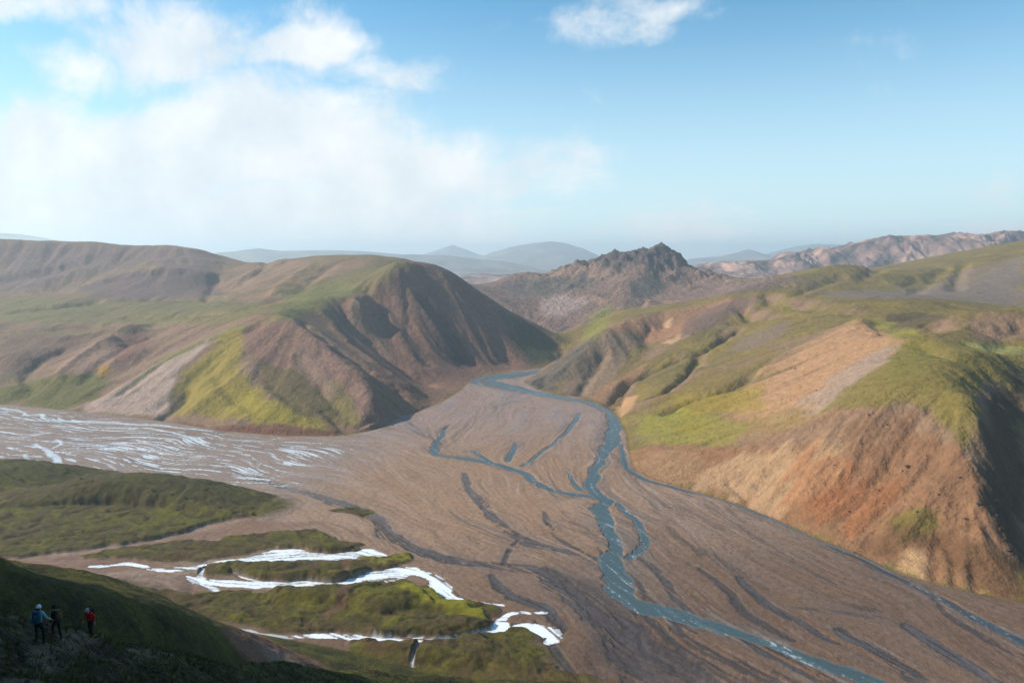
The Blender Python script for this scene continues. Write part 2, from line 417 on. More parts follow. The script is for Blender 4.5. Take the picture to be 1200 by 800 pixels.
HF += fbm(fxg, fyg, 70, 4, .45, seed=5)*3.2*foot*nearfade*(1-.4*sm(.3, .6, slope))
HF += (ridged(fxg, fyg, 110, 5, .55, seed=2)-.3)*26*rockm+ridged(fxg, fyg, 30, 3, .6, seed=6)*8*rockm
cliffr = sm(.40, .6, slope)*sm(150, 260, fxg)*(1-sm(1000, 1150, fyg))*foot*nearfade
HF += cliffr*(LB*.5+LC*.42+(ridged(fxg, fyg, 22, 4, .6, seed=8)-.4)*2.2)
HF = np.maximum(HF, np.where(FSD > 0, 0, -5))
log('eroded')

# ------------------------------------------------------------------ the braid plain: channels, mounds and mossy terraces
def fline(pts, it=2): return [FL(*p)[:2] for p in dens(smoothline(pts, it), 5)]
# (kind, pixel line with width in metres, depth)
RIV = [
    ([(640,433,16),(600,440,50),(575,441,52),(560,446,44),(590,452,34),(625,459,24),(650,465,18),(680,468,14),(703,475,12),(716,484,15),(722,497,18),(719,513,17),(708,530,14),(698,545,12),(694,560,12),(699,576,12),(703,592,14),(708,608,15),(717,624,15),(726,638,14),(727,650,14),(719,664,17),(713,678,20),(722,692,19),(745,704,16),(770,714,15),(800,725,14),(850,738,13),(900,753,12),(950,770,11),(1000,787,11),(1060,806,11),(1150,840,11)], 1.0),
    ([(722,590,5),(737,602,6),(750,616,7),(757,630,7),(753,644,7),(740,655,7)], .9),
    ([(728,520,4),(731,540,7),(738,552,7),(755,562,6),(790,571,5),(830,580,5),(870,592,6),(920,615,6),(980,641,6),(1030,665,6.5),(1080,690,6.5),(1130,716,7),(1200,752,7),(1290,800,7)], .8),
    ([(525,500,2.5),(512,515,6),(508,530,10),(530,536,10),(565,541,9),(595,546,9),(615,554,9),(630,566,9),(650,574,9),(675,579,9),(697,583,9)], .8),
    ([(555,528,3),(566,536,6),(575,541,5)], .6),
    ([(679,484,3),(674,494,7),(668,503,4),(660,510,3)], .6),
    ([(664,552,2),(672,563,4),(682,574,5)], .6),
    ([(662,508,3),(645,522,3),(628,535,4),(612,546,4)], .55),
    ([(605,520,4),(600,530,6),(596,540,5)], .6),
]
DRY = [   # shallow wet grey channels
    ([(545,555,5),(550,568,7),(556,583,8),(570,598,8),(590,616,8),(612,634,8),(650,643,7),(690,650,6),(705,656,5)], .55),
    ([(560,560,3),(572,580,7),(566,596,6)], .3),
    ([(300,560,8),(400,588,10),(430,602,11),(455,622,11),(480,642,11),(520,654,10),(570,659,9),(620,662,9),(650,678,11),(680,702,13),(700,722,16),(725,745,18),(750,775,20),(780,810,20)], .6),
    ([(578,673,4),(588,688,6),(605,702,7),(636,711,7),(650,722,6),(657,740,6)], .5),
    ([(637,600,3),(645,618,4),(655,632,4),(690,646,4)], .5),
    ([(745,650,3),(765,662,4),(780,682,5),(795,702,5),(815,722,4)], .5),
    ([(866,675,4),(885,700,6),(920,718,5),(945,735,4),(985,752,3)], .5),
    ([(955,690,3),(985,705,5),(1020,712,6),(1030,714,3)], .3), ([(930,712,2),(975,716,5),(1028,722,4)], .3),
    ([(868,745,4),(890,760,6),(930,778,8),(980,800,9),(1020,820,9)], .45), ([(700,640,2),(735,672,3),(760,700,4),(800,735,5),(830,750,3)], .4),
    ([(805,655,2),(840,680,4),(862,705,5),(890,728,5),(930,748,4)], .4), ([(830,590,2),(880,625,4),(930,655,4),(990,690,3)], .3),
    ([(745,560,2),(775,590,3),(800,600,3),(850,620,2)], .3), ([(640,590,2),(665,610,4),(690,620,3)], .3), ([(470,500,2),(500,510,4),(520,520,3)], .4),
    ([(660,680,3),(690,715,6),(735,760,9),(770,800,9)], .35), ([(735,700,3),(780,740,7),(850,790,9),(880,815,9)], .35),
    ([(1090,700,2),(1120,725,4),(1160,745,5),(1200,770,5)], .4), ([(520,590,2),(540,610,4),(580,628,4),(610,636,3)], .3),
    ([(985,740,5),(1020,755,7),(1050,775,8),(1085,800,9)], .55),
    ([(1060,732,5),(1095,755,7),(1130,775,8),(1170,800,8)], .55),
    ([(780,735,6),(830,762,12),(880,785,14),(940,815,14)], .4),
    ([(640,560,3),(760,660,0),(760,660,0)], 0),
    ([(620,457,6),(590,472,10),(560,492,12),(535,512,12),(515,528,8)], .25),
    ([(480,495,3),(520,520,4),(512,530,4)], .4),
    ([(590,660,3),(597,645,3),(606,632,2)], .6),
    ([(660,455,2),(900,610,0),(900,610,0)], 0),
    ([(745,570,3),(765,590,5),(790,620,6),(820,650,4)], .3),
    ([(815,640,4),(860,665,6),(900,690,4)], .25),
    ([(630,728,2),(642,748,3.5),(655,768,4),(672,790,3),(690,815,1)], .5),
    ([(690,700,5),(740,730,8),(790,770,12),(820,800,12)], .4),
]
STR = [   # streams of the mossy terrace, their sun glint painted white
    ('upper', [(100,662,2),(150,664,2.5),(200,668,4),(235,665,6),(262,659,9),(300,654,11),(340,649,13),(380,650,12),(410,649,10),(432,647,8),(446,650,5)]),
    ('lower', [(228,674,4),(250,684,8),(285,685,11),(310,688,8),(350,688,9),(390,685,9),(420,679,12),(450,671,16),(470,668,18),(484,670,9),(494,675,7),(504,684,9),(518,692,6),(530,702,7),(548,706,5),(570,709,3),(590,712,2)]),
    ('lower', [(240,664,2),(236,672,3),(240,682,4),(255,692,2)]),
    ('lower', [(270,672,2),(300,680,2),(330,688,2)]),
    ('front', [(270,738,3),(310,742,5),(345,744,3),(380,744,5),(410,746,5),(440,749,5),(480,751,5),(520,749,4),(552,745,3),(580,742,6),(588,736,9),(583,728,3),(597,721,2.5),(625,719,2),(640,719,1.5)]),
    ('front', [(484,784,.8),(482,772,1.4),(487,762,1.6),(492,754,1.8)]),
    ('front', [(590,738,3),(612,733,3),(630,738,7),(645,741,9),(655,744,5),(640,750,3)]),
]
GUIDE = [[q[:2] for q in l_[1]] for l_ in STR]+[[(-200,500),(0,505),(150,520),(300,545),(400,570),(470,620),(560,655)], [(-200,530),(100,545),(300,575),(420,610),(520,660)],
         [(0,480),(200,500),(350,518),(450,520),(500,540)], [(560,470),(540,490),(500,515)], [(640,480),(600,510),(560,530)],
         [(800,600),(900,650),(1000,700),(1200,800)], [(760,600),(830,680),(900,740)], [(640,690),(700,760),(760,810)]]
GV = Grid(-900, 700, 300, 1420, 1.0)
vxg, vyg = GV.xy(); VSD = G8.cub(sdf8, vxg, vyg)
# flow direction
gc = Grid(-900, 700, 300, 1420, 10); cx, cy = gc.xy()
ax_ = np.zeros(cx.shape); ay_ = np.zeros(cx.shape)
for l in [r[0] for r in RIV if r[1] > 0]+[r[0] for r in DRY if r[1] > 0]+GUIDE:
    w = [FL(*p[:2])[:2] for p in dens([q[:2] for q in l], 12)]
    for a, b in zip(w[:-1], w[1:]):
        mx, my = (a[0]+b[0])/2, (a[1]+b[1])/2; dx, dy = b[0]-a[0], b[1]-a[1]
        if dx == 0 and dy == 0: continue
        wt = 1/((cx-mx)**2+(cy-my)**2+200)**1.5
        ax_ += wt*dx; ay_ += wt*dy
n_ = np.sqrt(ax_**2+ay_**2)+1e-12; fvx = gc.samp((ax_/n_).astype(F32), vxg, vyg); fvy = gc.samp((ay_/n_).astype(F32), vxg, vyg)
wang = fbm(vxg, vyg, 90, 3, seed=12)*.9
fvx, fvy = fvx*np.cos(wang)-fvy*np.sin(wang), fvx*np.sin(wang)+fvy*np.cos(wang)
def lic_v(step, L, bl, seed):
    r = np.random.default_rng(seed); v1 = fvx[::step, ::step]; v2 = fvy[::step, ::step]
    n = r.standard_normal(v1.shape).astype(F32)
    if bl: n = blur(n, bl, 1)
    a = lic(n, v1, v2, L)
    if step == 1: return a
    return Grid(GV.x0, GV.x0+(a.shape[1]-1)*step, GV.y0, GV.y0+(a.shape[0]-1)*step, step).cub(a, vxg, vyg)
VA = lic_v(4, 26, 1, 21); VB = lic_v(2, 30, 0, 22); VC = lic_v(1, 22, 0, 23)
log('LIC floor')

HV = np.zeros(vxg.shape, F32); CH_R = np.zeros_like(HV); CH_K = np.zeros_like(HV); CH_W = np.zeros_like(HV); CH_D = np.zeros_like(HV)
CH_S = {k: np.zeros_like(HV) for k in ('upper', 'lower', 'front', 'braid')}
warpx = (fbm(vxg, vyg, 40, 3, .42, seed=31)*12).astype(F32); warpy = (fbm(vxg, vyg, 40, 3, .42, seed=32)*12).astype(F32)
def channel(pts, soft=2.0, wscale=1.0, wmin=0.35):
    l = dens(smoothline([tuple(map(float, p)) for p in pts], 2), 5)
    w = [FL(p[0], p[1])[:2] for p in l]; wid = [p[2] for p in l]
    r = max(wid)*1.6+16; out = np.zeros(vxg.shape, F32)
    i0 = int(max(0, min(p[0] for p in w)-r-GV.x0)); i1 = int(min(GV.nx, max(p[0] for p in w)+r-GV.x0)); j0 = int(max(0, min(p[1] for p in w)-r-GV.y0)); j1 = int(min(GV.ny, max(p[1] for p in w)+r-GV.y0))
    if i1 <= i0 or j1 <= j0: return out
    s = (slice(j0, j1), slice(i0, i1))
    k = wscale*min(1.0, max(wid)/14)
    d, ww = seg_dist(vxg[s]+warpx[s]*k*.8, vyg[s]+warpy[s]*k*.8, w, extra=wid)
    ww = ww*(1+.35*fbm(vxg[s], vyg[s], 9, 3, seed=33))
    out[s] = 1-sm(ww*.5-soft*.5, ww*.5+soft*.5, d)
    return out
# mossy terraces (raised) and low mounds
def pw(poly, lo=20): return [FL(*p)[:2] for p in dens(poly+[poly[0]], 10)[:-1]]
TERR = [
    ([(-120,560),(0,568),(60,578),(150,588),(240,598),(296,604),(240,614),(215,624),(165,634),(95,646),(0,654),(-120,665)], 2.4),
    ([(95,652),(150,640),(240,634),(320,624),(372,620),(400,632),(428,640),(400,645),(340,643),(280,649),(230,658),(160,661)], 1.2),
    ([(250,668),(280,662),(340,660),(420,657),(450,655),(468,660),(440,668),(400,678),(330,682),(285,676)], 1.3),
    ([(150,680),(240,695),(330,697),(400,693),(455,682),(478,690),(497,700),(520,712),(560,720),(583,733),(545,741),(500,744),(430,744),(350,738),(280,733),(200,730)], 1.5),
    ([(415,650),(445,652),(475,648),(482,656),(462,662),(430,660)], 1.0),
    ([(410,757),(470,758),(520,756),(565,752),(610,765),(650,778),(662,790),(760,806),(400,812),(380,790)], 1.5),
    ([(385,598),(420,592),(440,600),(415,606)], .2),
]
TM = np.zeros(vxg.shape, F32)
def box_of(w, r):
    xs = [p[0] for p in w]; ys = [p[1] for p in w]
    i0 = int(max(0, min(xs)-r-GV.x0)); i1 = int(min(GV.nx, max(xs)+r-GV.x0)); j0 = int(max(0, min(ys)-r-GV.y0)); j1 = int(min(GV.ny, max(ys)+r-GV.y0))
    return (slice(j0, max(j1, j0+1)), slice(i0, max(i1, i0+1)))
fineA = fbm(vxg, vyg, 9, 3, .6, seed=36).astype(F32)
for poly, hgt in TERR:
    w = pw(poly); b_ = box_of(w, 40); s = sdf(vxg[b_]+warpx[b_]*.8, vyg[b_]+warpy[b_]*.8, w)+fineA[b_]*3
    m = sm(-1.2, 1.2, s); HV[b_] = np.maximum(HV[b_], m*hgt); TM[b_] = np.maximum(TM[b_], sm(-1.0, 1.5, s))
def mound(pts, hw, add=True):
    """elongated mound: pixel, distance and height of the crest"""
    global HV
    w = [((p[0]-600)/FPX*p[1], p[1]) for p in pts]; hs = [p[2] for p in pts]
    b_ = box_of(w, hw*1.4+20); d, h = seg_dist(vxg[b_]+warpx[b_]*.25, vyg[b_]+warpy[b_]*.25, w, extra=hs)
    k = np.clip(1-(d/(hw*(1+.06*fineA[b_])))**2, 0, 1); out = np.zeros(vxg.shape, F32); out[b_] = h*k**.62
    return out
MO = np.zeros_like(HV)
for pts, hw in [
    ([(30,622,5),(80,627,13),(130,630,17.5),(175,627,17),(215,620,14),(255,608,9),(296,596,2)], 32),
    ([(-120,690,13),(-40,680,15),(10,675,14),(50,668,9),(72,664,4)], 42),
    ([(440,425,5),(470,430,6),(500,433,4)], 16),
    ([(330,440,4),(390,436,5.5),(440,425,4)], 14),
    ([(300,462,2),(360,460,4),(420,455,3.5)], 11),
    ([(500,425,4),(540,420,3.5),(565,415,2)], 10),
    ([(470,395,2),(540,392,3),(600,385,2)], 16),
    ([(430,378,3),(520,372,3.5),(600,368,2.5),(660,362,1)], 16),
    ([(240,475,3),(330,472,4),(400,470,3)], 13),
    ([(330,512,2),(400,505,2.5)], 9),
]:
    MO = np.maximum(MO, mound(pts, hw))
HV = HV+MO
TM = np.maximum(TM, sm(.6, 2.0, MO))
HV += TM*(fbm(vxg, vyg, 20, 5, .6, seed=41)*1.0+fineA*.5)
CRK = sm(.55, .85, ridged(vxg, vyg*1.6, 34, 4, .5, seed=51)); HV += TM*fbm(vxg, vyg, 5, 3, .6, seed=43)*.4-TM*CRK*.9
HV += TM*(ridged(vxg, vyg*1.8, 30, 3, .5, seed=42)-.4)*.9
# gravel bars
wig = fbm(vxg, vyg, 45, 3, .5, seed=46)
NET = (1-sm(.05, .28, np.abs(VA*.9+wig*.45+VB*.18)))*sm(-.1, .35, fbm(vxg, vyg, 150, 2, seed=47)+.12)
NET2 = (1-sm(.05, .35, np.abs(VB*.9+wig*.5+VC*.2)))*sm(.0, .35, fbm(vxg, vyg, 110, 2, seed=48))
BARS = fbm(vxg, vyg, 38, 5, .6, seed=49); PEB = fbm(vxg, vyg, 4, 3, .7, seed=50)
HV += (1-TM)*(VA*.08+VB*.05+VC*.04-NET*.45*sm(-.3, .3, BARS)-NET2*.22+BARS*.7+PEB*.28)
for k_, (pts, dep) in enumerate(RIV):
    c = channel([(p[0], p[1], p[2]*(.82 if p[1] > 470 else 1)) for p in pts], 2.6); CH_R = np.maximum(CH_R, c); CH_W = np.maximum(CH_W, channel([(p[0], p[1], p[2]*1.2+16) for p in pts], 14))
    if k_ == 2: CH_K = c
for pts, dep in DRY:
    if dep > 0: c = channel([(p[0], p[1], p[2]*1.35) for p in pts], 2.5); c = c*sm(-.75, .25, VB*.9+VC*.55+fineA*1.6+(c-.55)*1.1); CH_D = np.maximum(CH_D, c*min(1, dep*1.6)); CH_W = np.maximum(CH_W, .6*channel([(p[0], p[1], p[2]*1.5+9) for p in pts], 9)*(dep < 1)); HV -= c*dep*1.1
CH_T = np.zeros_like(HV)
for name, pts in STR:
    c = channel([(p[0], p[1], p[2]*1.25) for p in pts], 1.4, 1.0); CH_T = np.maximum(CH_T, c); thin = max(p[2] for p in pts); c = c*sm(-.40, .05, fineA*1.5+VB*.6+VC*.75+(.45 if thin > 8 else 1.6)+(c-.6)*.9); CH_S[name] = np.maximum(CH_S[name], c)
# braided threads of the far left plain, coloured silvery for their glint
braid_poly = pw([(-300,470),(0,478),(90,486),(200,497),(330,515),(430,516),(420,540),(330,575),(240,575),(120,560),(60,552),(0,540),(-300,540)])
bm = sm(-70, 60, sdf(vxg, vyg, braid_poly))
bn = VB*.5+VA*.25+VC*.62+fbm(vxg, vyg, 120, 3, seed=44)*1.6
CH_S['braid'] = np.where(VSD > 3, sm(-120, -220, vxg)*sm(.38, .62, bn*bm-(1-bm)*1.6+(VC-.5)*.22), 0)
BRL = [[(0,478,5),(25,481,6),(30,487,6),(50,484,8),(52,493,6),(140,494,5)], [(40,520,5),(60,530,9),(68,540,8),(66,555,7)], [(28,532,4),(38,545,5),(50,540,5),(45,555,7)],
       [(66,515,5),(72,520,6),(60,525,4)], [(0,505,4),(30,510,5),(60,507,4)], [(15,488,5),(40,493,4),(110,495,4),(170,497,5),(250,505,3)]]
for l in BRL: CH_S['braid'] = np.maximum(CH_S['braid'], channel([(p[0], p[1], p[2]*.7) for p in l], 2.5, .9))
allS = np.maximum.reduce([CH_S[k] for k in ('upper', 'lower', 'front')])
HV = HV*(1-.96*np.maximum(CH_R, CH_T))-CH_T*.12
HV -= CH_R*1.5+allS*.9+CH_S['braid']*.5*(1-CH_R)
# small inner islands of gravel in the wide river
isl = sm(.9, 1.5, VB+fbm(vxg, vyg, 30, 2, seed=55))*sm(.3, .8, CH_R)*sm(430, 460, vyg)
far_isl = sm(.2, .8, VA*.8+VB*.5)*CH_R*sm(1060, 1160, vyg)
isl = sm(.75, 1.3, VB*.8+VC*.4+fbm(vxg, vyg, 30, 2, seed=55)*1.2)*sm(.2, .6, CH_R)*sm(420, 450, vyg)
HV += np.maximum(isl*.95, far_isl)*1.25
BAR = [([(716,604),(724,600),(738,612),(746,626),(750,636),(741,643),(733,645),(726,632),(720,618)], 1.9)]
for poly, h in BAR:
    w = pw(poly); b_ = box_of(w, 20); m = sm(-1, 2, sdf(vxg[b_]+warpx[b_]*.4, vyg[b_]+warpy[b_]*.4, w)); HV[b_] = HV[b_]*(1-m)+m*.3; CH_R[b_] *= (1-m)
WS = {'river': CH_R}
HV = (HV*sm(0, 10, VSD)).astype(F32)
log('floor built')
def vw(x, y): return sm(0, 60, np.minimum(np.minimum(x+900, 700-x), np.minimum(y-300, 1420-y)))

def H(x, y, detail=True):
    a = GF.cub(HF, x, y); w = near_w(x, y)
    b = GN.cub(HN, x, y); h = a+(b-a)*w
    v = GV.samp(HV, x, y)*vw(x, y)
    sd = G8.samp(sdf8, x, y)
    return h+v*(sd > 0), sd, w

# ------------------------------------------------------------------ polar sheet
HALF = 38.5
th_in = np.radians(np.arange(-HALF, HALF+.01, .082))
outs = [HALF]; s_ = .2
while outs[-1] < 180: outs.append(outs[-1]+s_); s_ = min(s_*1.25, 4)
outs[-1] = 180.0
th = np.concatenate([-np.radians(outs[1:-1][::-1]), th_in, np.radians(outs[1:])])
rr = [2.0]
while rr[-1] < 20000:
    r = rr[-1]
    k = .009 if r < 20 else .0055 if r < 60 else .0045 if r < 340 else .0021 if r < 1500 else .0032 if r < 2750 else .06
    rr.append(r*(1+k))
rr = np.array(rr); nr, nt = len(rr), len(th)
R_, TH = np.meshgrid(rr, th, indexing='ij')
VX = (R_*np.sin(TH)).astype(F32); VY = (R_*np.cos(TH)).astype(F32)
log('sheet', nr, nt, nr*nt)
Z, SD, NW = H(VX, VY)
hillm = (SD <= 0)
# fine relief of the near ground
nd = np.where(R_ < 420, 1, 0)*hillm
slopeN = None
Z = Z+nd*NW*(fbm(VX, VY, 28, 4, .5, seed=61)*1.3*sm(60, 160, R_)+fbm(VX, VY, 6, 4, .55, seed=62)*.8+fbm(VX, VY, 1.6, 4, .62, seed=63)*.42*(1-sm(100, 220, R_)))*sm(.5, 8, np.where(hillm, Z, 0))
Z = Z+hillm*(1-NW)*(fbm(VX, VY, 6, 3, .62, seed=64)*.6*sm(300, 420, R_)*(1-.5*sm(1200, 1800, R_)))*sm(.5, 6, Z)
# beyond the built country: low rolling land out to the horizon
far = sm(2480, 2780, np.maximum(np.abs(VX)*1.5, np.maximum(VY, -VY*6)))
far = np.maximum(far, sm(2700, 2950, R_))
Z = Z*(1-far)+far*(20+fbm(VX, VY, 1500, 4, seed=71)*60)
Z = Z.astype(F32)
log('heights')

# ------------------------------------------------------------------ colours of the ground (albedo)
col = np.zeros(VX.shape+(3,), F32)
rough_moss = np.zeros(VX.shape, F32)
def mix(mask, c, base=None):
    global col
    m = mask[..., None].astype(F32); col = col*(1-m)+np.asarray(c, F32)*m
la = GF.samp(LA, VX, VY); lb = GF.samp(LB, VX, VY); lc = GF.samp(LC, VX, VY); slp = GF.samp(slope.astype(F32), VX, VY)
n200 = fbm(VX, VY, 220, 4, seed=81); n60 = fbm(VX, VY, 60, 4, seed=82); n12 = fbm(VX, VY, 12, 3, seed=83)
BROWN = srgb(148,116,90); PINK = srgb(176,148,134); MOSS = srgb(128,108,56); MOSSY = srgb(156,134,56); DARK = srgb(84,66,60); TAN = srgb(196,146,106)
GREY = srgb(140,124,118); RUST = srgb(176,98,56); GRAV = srgb(154,126,106); GRAVP = srgb(176,152,136); SILT = srgb(96,88,86); OCHRE = srgb(170,128,44); DMOSS = srgb(72,72,34); PURP = srgb(122,98,92)
col[:] = BROWN
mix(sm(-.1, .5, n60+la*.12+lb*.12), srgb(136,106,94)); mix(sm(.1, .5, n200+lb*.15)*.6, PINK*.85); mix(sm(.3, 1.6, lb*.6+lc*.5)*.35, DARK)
left = (VX < -20-(VY-1300)*0+60) & (VX < 60)
right = ~left
def wmask(ox, oy, s=30, k=1): return fbm(ox, oy, s, 4, .55, seed=90+k)
# general moss on gentle ground
mossn = n200*.9+n60*.6-slp*1.6+la*.10+lb*.08+n12*.15
mL = sm(-.62, -.12, mossn)*left*hillm
mR = sm(-1.15, -.5, mossn)*right*hillm
mix(mL*.62, MOSS*.92); mix(mL*sm(0, .5, n60*1.2+la*.15+lb*.1)*.5, srgb(128,100,86)); mix(mL*sm(.2, .6, n12+n60*.5)*.4, srgb(132,122,52)); mix(mR*.92, MOSS); mix(mR*sm(0, .5, n60+n12*.5)*.55, MOSSY); mix(mR*sm(.1, .6, -n60+lb*.2)*.45, DMOSS*1.3); mix(right*hillm*sm(.05, .5, fbm(VX, VY, 90, 4, .6, seed=85)+lb*.12-.12)*.4, srgb(138,116,86)); mix(right*hillm*sm(.15, .5, n12+lb*.15)*.35, srgb(96,80,60))
PAINT = []
def patch(poly, c, feather=14, warp=18, op=1.0, streak=.25, lo=400, kind=None):
    w = hit(dens(poly+[poly[0]], 10)[:-1], lo)
    xs = [p[0] for p in w]; ys = [p[1] for p in w]; r = feather*2+warp*2+10
    m = (VX > min(xs)-r) & (VX < max(xs)+r) & (VY > min(ys)-r) & (VY < max(ys)+r)
    if not m.any(): return
    x = VX[m]; y = VY[m]; wx = n60[m]*warp+n12[m]*warp*.5
    s = sdf(x+wx, y+fbm(x, y, 40, 3, seed=91)*warp, w)
    k = sm(-feather, feather, s+feather*(lb[m]*.35+lc[m]*.25+la[m]*.2)*streak*3)
    k = (k*op)[:, None].astype(F32)
    col[m] = col[m]*(1-k)+np.asarray(c, F32)*k
# left massif
patch([(470,312),(530,322),(600,368),(665,403),(620,432),(560,437),(520,465),(480,478),(440,430),(400,395),(385,360),(420,330)], srgb(134,98,82), 20, 25)
patch([(590,366),(640,388),(666,403),(645,425),(620,425),(600,395)], srgb(70,78,52), 18, 20, .9)
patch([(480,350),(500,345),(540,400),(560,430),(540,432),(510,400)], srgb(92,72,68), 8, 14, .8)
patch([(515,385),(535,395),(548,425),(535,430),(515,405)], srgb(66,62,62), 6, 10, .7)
patch([(400,380),(420,350),(440,350),(450,390),(460,430),(430,430)], srgb(150,118,98), 10, 14, .7)
patch([(495,445),(520,455),(540,452),(520,470),(495,480),(470,488),(480,465)], srgb(150,112,86), 6, 8, .7)
patch([(330,340),(470,304),(480,310),(430,345),(380,360),(340,366)], srgb(112,104,58), 14, 25, .7)
patch([(345,378),(370,390),(410,425),(445,470),(444,500),(400,508),(395,470),(370,430),(350,400)], srgb(146,110,94), 8, 14, .85)
patch([(262,388),(280,384),(290,400),(282,440),(330,470),(390,500),(398,508),(330,498),(250,490),(198,482),(205,460),(240,415)], MOSSY*.95, 8, 16, .95)
patch([(290,455),(330,480),(370,492),(330,495),(290,488),(262,480)], srgb(156,138,48), 6, 12, .65)
patch([(300,420),(330,425),(370,450),(400,490),(390,500),(350,485),(310,455)], srgb(96,84,46), 6, 14, .75)
patch([(375,440),(400,450),(425,490),(405,505),(390,480)], srgb(126,118,46), 6, 12, .6)
patch([(290,376),(335,376),(350,395),(345,430),(310,425),(285,410)], srgb(138,102,86), 6, 14, .9)
patch([(340,410),(380,420),(400,460),(390,470),(350,440)], srgb(150,118,102), 6, 14, .6)
patch([(265,387),(240,405),(205,445),(192,488),(130,485),(82,480),(120,465),(165,438),(210,412)], srgb(178,150,134), 5, 8, .95)
patch([(195,470),(215,455),(215,475),(200,488)], srgb(84,70,60), 4, 6, .8)
patch([(250,500),(330,497),(395,505),(395,511),(330,512),(250,506),(195,494)], srgb(126,84,62), 3, 4, .9, lo=500)
patch([(0,455),(60,440),(110,435),(130,450),(110,470),(70,480),(0,472)], srgb(104,100,40), 8, 14, .85)
patch([(112,430),(128,424),(132,436),(118,440)], OCHRE, 5, 5, .9)
patch([(0,395),(80,390),(110,400),(60,425),(0,440)], srgb(120,92,80), 10, 16, .7)
patch([(160,350),(260,350),(330,350),(300,362),(200,368)], srgb(112,88,80), 12, 20, .6)
patch([(60,430),(100,405),(130,395),(150,400),(130,425),(90,440)], srgb(158,122,104), 8, 10, .8)
patch([(135,400),(155,385),(180,400),(160,420),(135,425)], srgb(136,94,80), 5, 7, .85)
patch([(145,460),(180,432),(260,392),(320,372),(330,350),(400,330),(420,340),(350,372),(270,384),(200,414),(165,440)], srgb(126,122,60), 8, 12, .65)
patch([(130,322),(200,313),(250,322),(262,345),(200,350),(110,350),(90,338)], srgb(116,92,88), 10, 20, .8)
patch([(0,350),(80,352),(260,350),(330,360),(260,380),(140,380),(0,376)], srgb(122,116,60), 14, 30, .6)
patch([(0,285),(130,287),(240,294),(262,304),(250,318),(180,310),(100,322),(60,335),(0,345)], srgb(132,104,100), 30, 40, .7)
# right massif
patch([(613,448),(660,417),(705,387),(690,410),(662,445),(650,460),(630,455)], srgb(112,98,88), 8, 10, .85)
patch([(650,461),(680,425),(706,390),(730,385),(745,395),(735,420),(720,440),(700,465),(675,467)], srgb(146,118,96), 8, 10, .9)
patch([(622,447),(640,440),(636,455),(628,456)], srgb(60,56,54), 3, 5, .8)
patch([(706,386),(745,372),(800,362),(850,350),(870,352),(820,375),(780,400),(760,400),(740,385)], srgb(170,122,92), 10, 14, .85)
patch([(775,380),(790,372),(783,385)], srgb(206,160,122), 3, 6, .9)
patch([(775,402),(790,396),(800,388),(808,394),(785,404)], srgb(206,160,122), 3, 5, .8)
patch([(830,360),(870,348),(890,352),(860,370),(820,388),(800,398),(800,380)], srgb(128,100,90), 6, 14, .8)
patch([(688,465),(730,440),(760,425),(745,445),(725,465),(716,478),(700,471)], srgb(170,126,92), 5, 7, .9)
patch([(722,477),(735,465),(750,462),(738,480),(728,490)], srgb(198,150,106), 4, 5, .9)
patch([(960,400),(1010,372),(1066,398),(1040,440),(940,500),(850,512),(840,480)], srgb(150,124,80), 22, 24, .6)
patch([(1010,372),(1040,385),(1066,398),(1060,410),(1010,440),(960,480),(900,500),(870,490),(862,475),(885,450),(930,415),(980,385)], srgb(186,140,102), 12, 16, .9, streak=.7)
patch([(960,455),(1000,425),(1045,402),(1062,402),(1030,430),(990,470),(940,490),(900,498)], srgb(168,142,124), 7, 12, .75, streak=.5)
patch([(870,395),(925,375),(920,390),(880,410),(850,415)], srgb(138,114,96), 8, 12, .75)
patch([(800,505),(850,490),(940,470),(970,490),(900,515),(840,522)], srgb(166,128,88), 10, 14, .65, streak=.5)
patch([(850,500),(920,480),(960,500),(900,512)], srgb(140,118,64), 8, 12, .5)
patch([(790,462),(860,462),(900,450),(890,475),(800,492)], srgb(160,134,48), 8, 14, .7)
patch([(790,500),(810,495),(840,498),(815,506)], OCHRE, 4, 7, .6)
patch([(745,490),(800,478),(870,500),(860,520),(780,522),(745,515)], srgb(150,142,52), 8, 14, .6)
patch([(738,548),(740,528),(765,520),(820,524),(880,518),(960,490),(1010,478),(1060,490),(1110,520),(1150,560),(1165,620),(1200,700),(1150,695),(1045,668),(1010,650),(960,632),(900,604),(860,589),(800,571),(762,561)], srgb(150,108,76), 6, 12, .97, streak=.6)
patch([(960,590),(1010,560),(1060,560),(1040,600),(1000,625),(960,610)], srgb(158,100,62), 6, 12, .7, streak=1)
patch([(880,520),(960,492),(1010,482),(1060,495),(1040,520),(960,515),(910,530)], srgb(146,116,92), 6, 10, .7, streak=1)
patch([(745,548),(760,528),(810,530),(830,545),(820,572),(770,560)], srgb(160,122,88), 5, 8, .9, streak=.8)
patch([(800,568),(825,545),(860,532),(935,522),(975,530),(950,560),(915,595),(890,597),(850,583)], srgb(186,148,110), 7, 10, .75, streak=1.2)
patch([(940,530),(985,555),(1010,575),(960,590),(930,580)], srgb(170,104,62), 8, 12, .5, streak=1)
patch([(1000,500),(1060,490),(1100,520),(1140,560),(1130,590),(1060,560),(1010,530)], srgb(136,98,70), 8, 12, .7, streak=.8)
patch([(1048,668),(1060,642),(1082,645),(1088,665),(1085,680)], srgb(196,154,110), 3, 5, .85)
patch([(1040,615),(1065,595),(1095,600),(1100,615),(1070,630),(1050,635)], srgb(118,106,44), 4, 8, .75)
patch([(1000,650),(1040,620),(1100,625),(1190,650),(1200,700),(1150,690),(1090,640),(1050,640),(1030,655)], srgb(110,78,52), 5, 9, .7)
